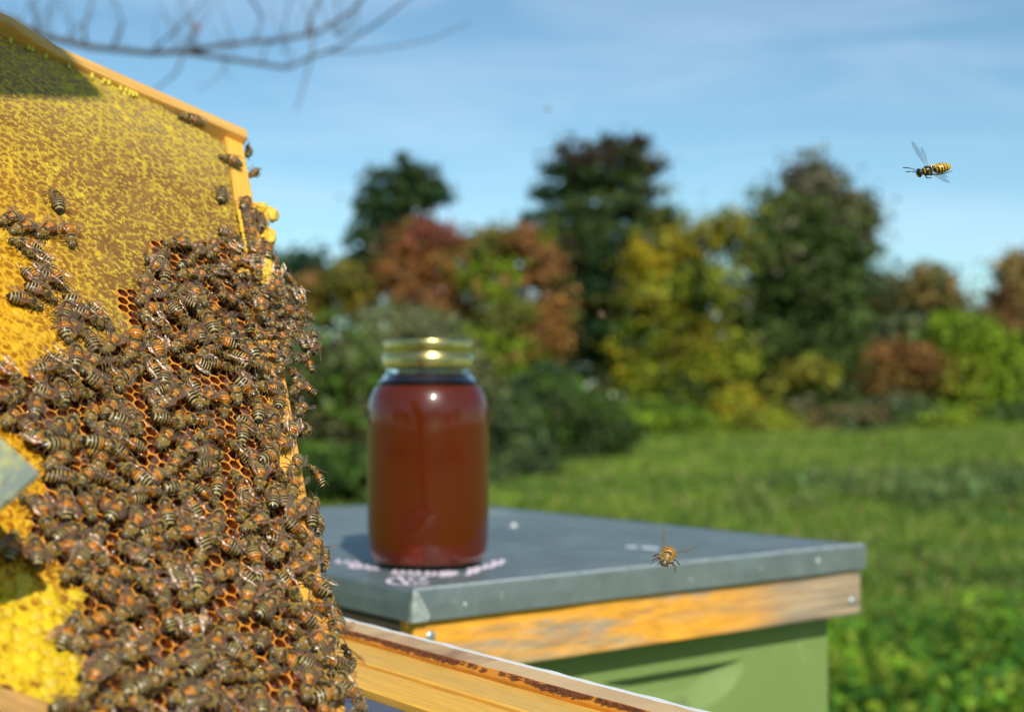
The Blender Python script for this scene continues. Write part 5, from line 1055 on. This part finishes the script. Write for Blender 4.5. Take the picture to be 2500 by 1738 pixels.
for pts_, mtl in (([(1.6, 1, -.9), (.4, 2.2, -.6), (-2.2, 2.6, -.3), (-3.6, 2.5, -.2)], M_LEG), ([(.6, 1, -.9), (-1.6, 2.6, -.6), (-5.0, 3.6, .2), (-7.6, 3.4, .6)], M_EYE), ([(1.2, -.3, 1.6), (.2, .4, 2.6), (-2.4, .9, 2.3), (-3.0, 1.0, 2.1)], mat('wasp_leg', (.8, .42, .03), rough=.35)), ([(2.2, 1, -.9), (2.0, 2.0, -1.6), (.6, 2.4, -1.8), (-.2, 2.4, -1.8)], M_EYE), ([(2.2, -1, -.9), (2.2, -1.6, -1.6), (.8, -1.6, -2), (0, -1.6, -2)], M_EYE), ([(.6, -1, -.6), (-1.6, -1.6, 0), (-4, -2.2, .3), (-5.6, -2.6, .4)], M_EYE)):
    link(bpy.data.objects.new('leg', MB().tube([np.array(q_) * mm_ for q_ in pts_], [.00028, .00028, .0002, .00009], 5).mesh('leg', mtl)), wasp)

# ================================================================= HIVE TOOL AT THE LEFT EDGE
M_TOOL = mat('waxy_tool_steel', (.2, .235, .19), rough=.75, metal=.0, two=[((.36, .36, .15), 85, .46, .56), ((.13, .1, .06), 120, .56, .64), ((.36, .42, .4), 150, .58, .66)], noise_=(60, .85, 1.1), bump=(200, .0003))
dT = .41; A0 = at_d(93, 1152, dT); A1 = at_d(-12, 975, dT + .02); A2 = at_d(-30, 1262, dT - .004)
ex = (A2 - A0).normalized(); ey = (A1 - A0); ey = (ey - ex * ey.dot(ex)).normalized(); ez = ex.cross(ey)
TM = Matrix.Identity(4)
for i in range(3): TM[i][0] = ex[i]; TM[i][1] = ey[i]; TM[i][2] = ez[i]; TM[i][3] = A0[i]
tool = empty('hive_tool', A0, label='pale metal hive tool stained with yellow wax, poking in from the left edge', cat='hive tool'); tool.matrix_world = TM
def plate(pts, zf, th): 
    m = MB(); n = len(pts); V = [(x, y, zf(x, y)) for x, y in pts] + [(x, y, zf(x, y) + th) for x, y in pts]
    m.add(V, [tuple(range(n)), tuple(range(n, 2 * n))[::-1]] + [(i, i + n, (i + 1) % n + n, (i + 1) % n) for i in range(n)]); return m
bevel(plate([(.0012, 0), (.048, 0), (.0495, .0015), (.046, .05), (.038, .075), (.012, .075), (.004, .05), (0, .0012)], lambda x, y: 0, .0022).build('blade', M_TOOL, tool, False), .0006)
bevel(MB().box(.012, .038, .0752, .2, -.0004, .0026).build('handle', M_TOOL, tool, False), .001)
m = MB(); N_ = 8
for k in range(N_):
    a0, a1 = k / N_ * 1.4, (k + 1) / N_ * 1.4; R0 = .02
    f_ = lambda a, r: (.2002 + math.sin(a) * r, R0 - math.cos(a) * r)
    (y0_, z0_), (y1_, z1_) = f_(a0, R0), f_(a1, R0); (y2_, z2_), (y3_, z3_) = f_(a1, R0 - .0025), f_(a0, R0 - .0025)
    m.add([(.012, y0_, z0_), (.012, y1_, z1_), (.012, y2_, z2_), (.012, y3_, z3_), (.038, y0_, z0_), (.038, y1_, z1_), (.038, y2_, z2_), (.038, y3_, z3_)], [(0, 1, 2, 3), (4, 7, 6, 5), (0, 4, 5, 1), (3, 2, 6, 7)])
m.build('hook', M_TOOL, tool, False)
# ================================================================= ADDED SMOKER, unseen and made up to shade the upper left of the comb
Eu, Ev = px2uv(78, 238, 0); Ep = FM @ Vector((Eu * mm_, -Ev * mm_, 0)); hp = Ep + SUN * .75
Fu, Fv = px2uv(160, 240, 0); yv = (FM @ Vector((Fu * mm_, -Fv * mm_, 0)) - Ep); yv = (yv - SUN * yv.dot(SUN)).normalized(); up_ = SUN.cross(yv) * -1
if up_.z < 0: up_ = -up_
smo = empty('added_shade_smoker', label='added unseen metal smoker with bellows, shading the top left of the comb', cat='smoker')
SM = Matrix.Identity(4)
for i in range(3): SM[i][0] = yv[i]; SM[i][1] = -SUN[i]; SM[i][2] = up_[i]; SM[i][3] = hp[i]
smo.matrix_world = SM
M_TIN = mat('smoker_tin', (.45, .45, .43), rough=.35, metal=.8, noise_=(40, .7, 1.2))
MB().lathe([(.0001, .0), (.042, .0), (.046, .004), (.046, .15), (.047, .152), (.047, .158), (.04, .172), (.02, .21), (.012, .215), (.0001, .214)], 40).build('can', M_TIN, smo)
MB().box(-.06, -.052, -.05, .05, .0, .14).box(-.103, -.095, -.05, .05, .0, .15).build('bellows_board', M_FRW2, smo, False)
MB().box(-.0948, -.0602, -.045, .045, .005, .135).build('bellows_leather', M_WOODDARK, smo, False)
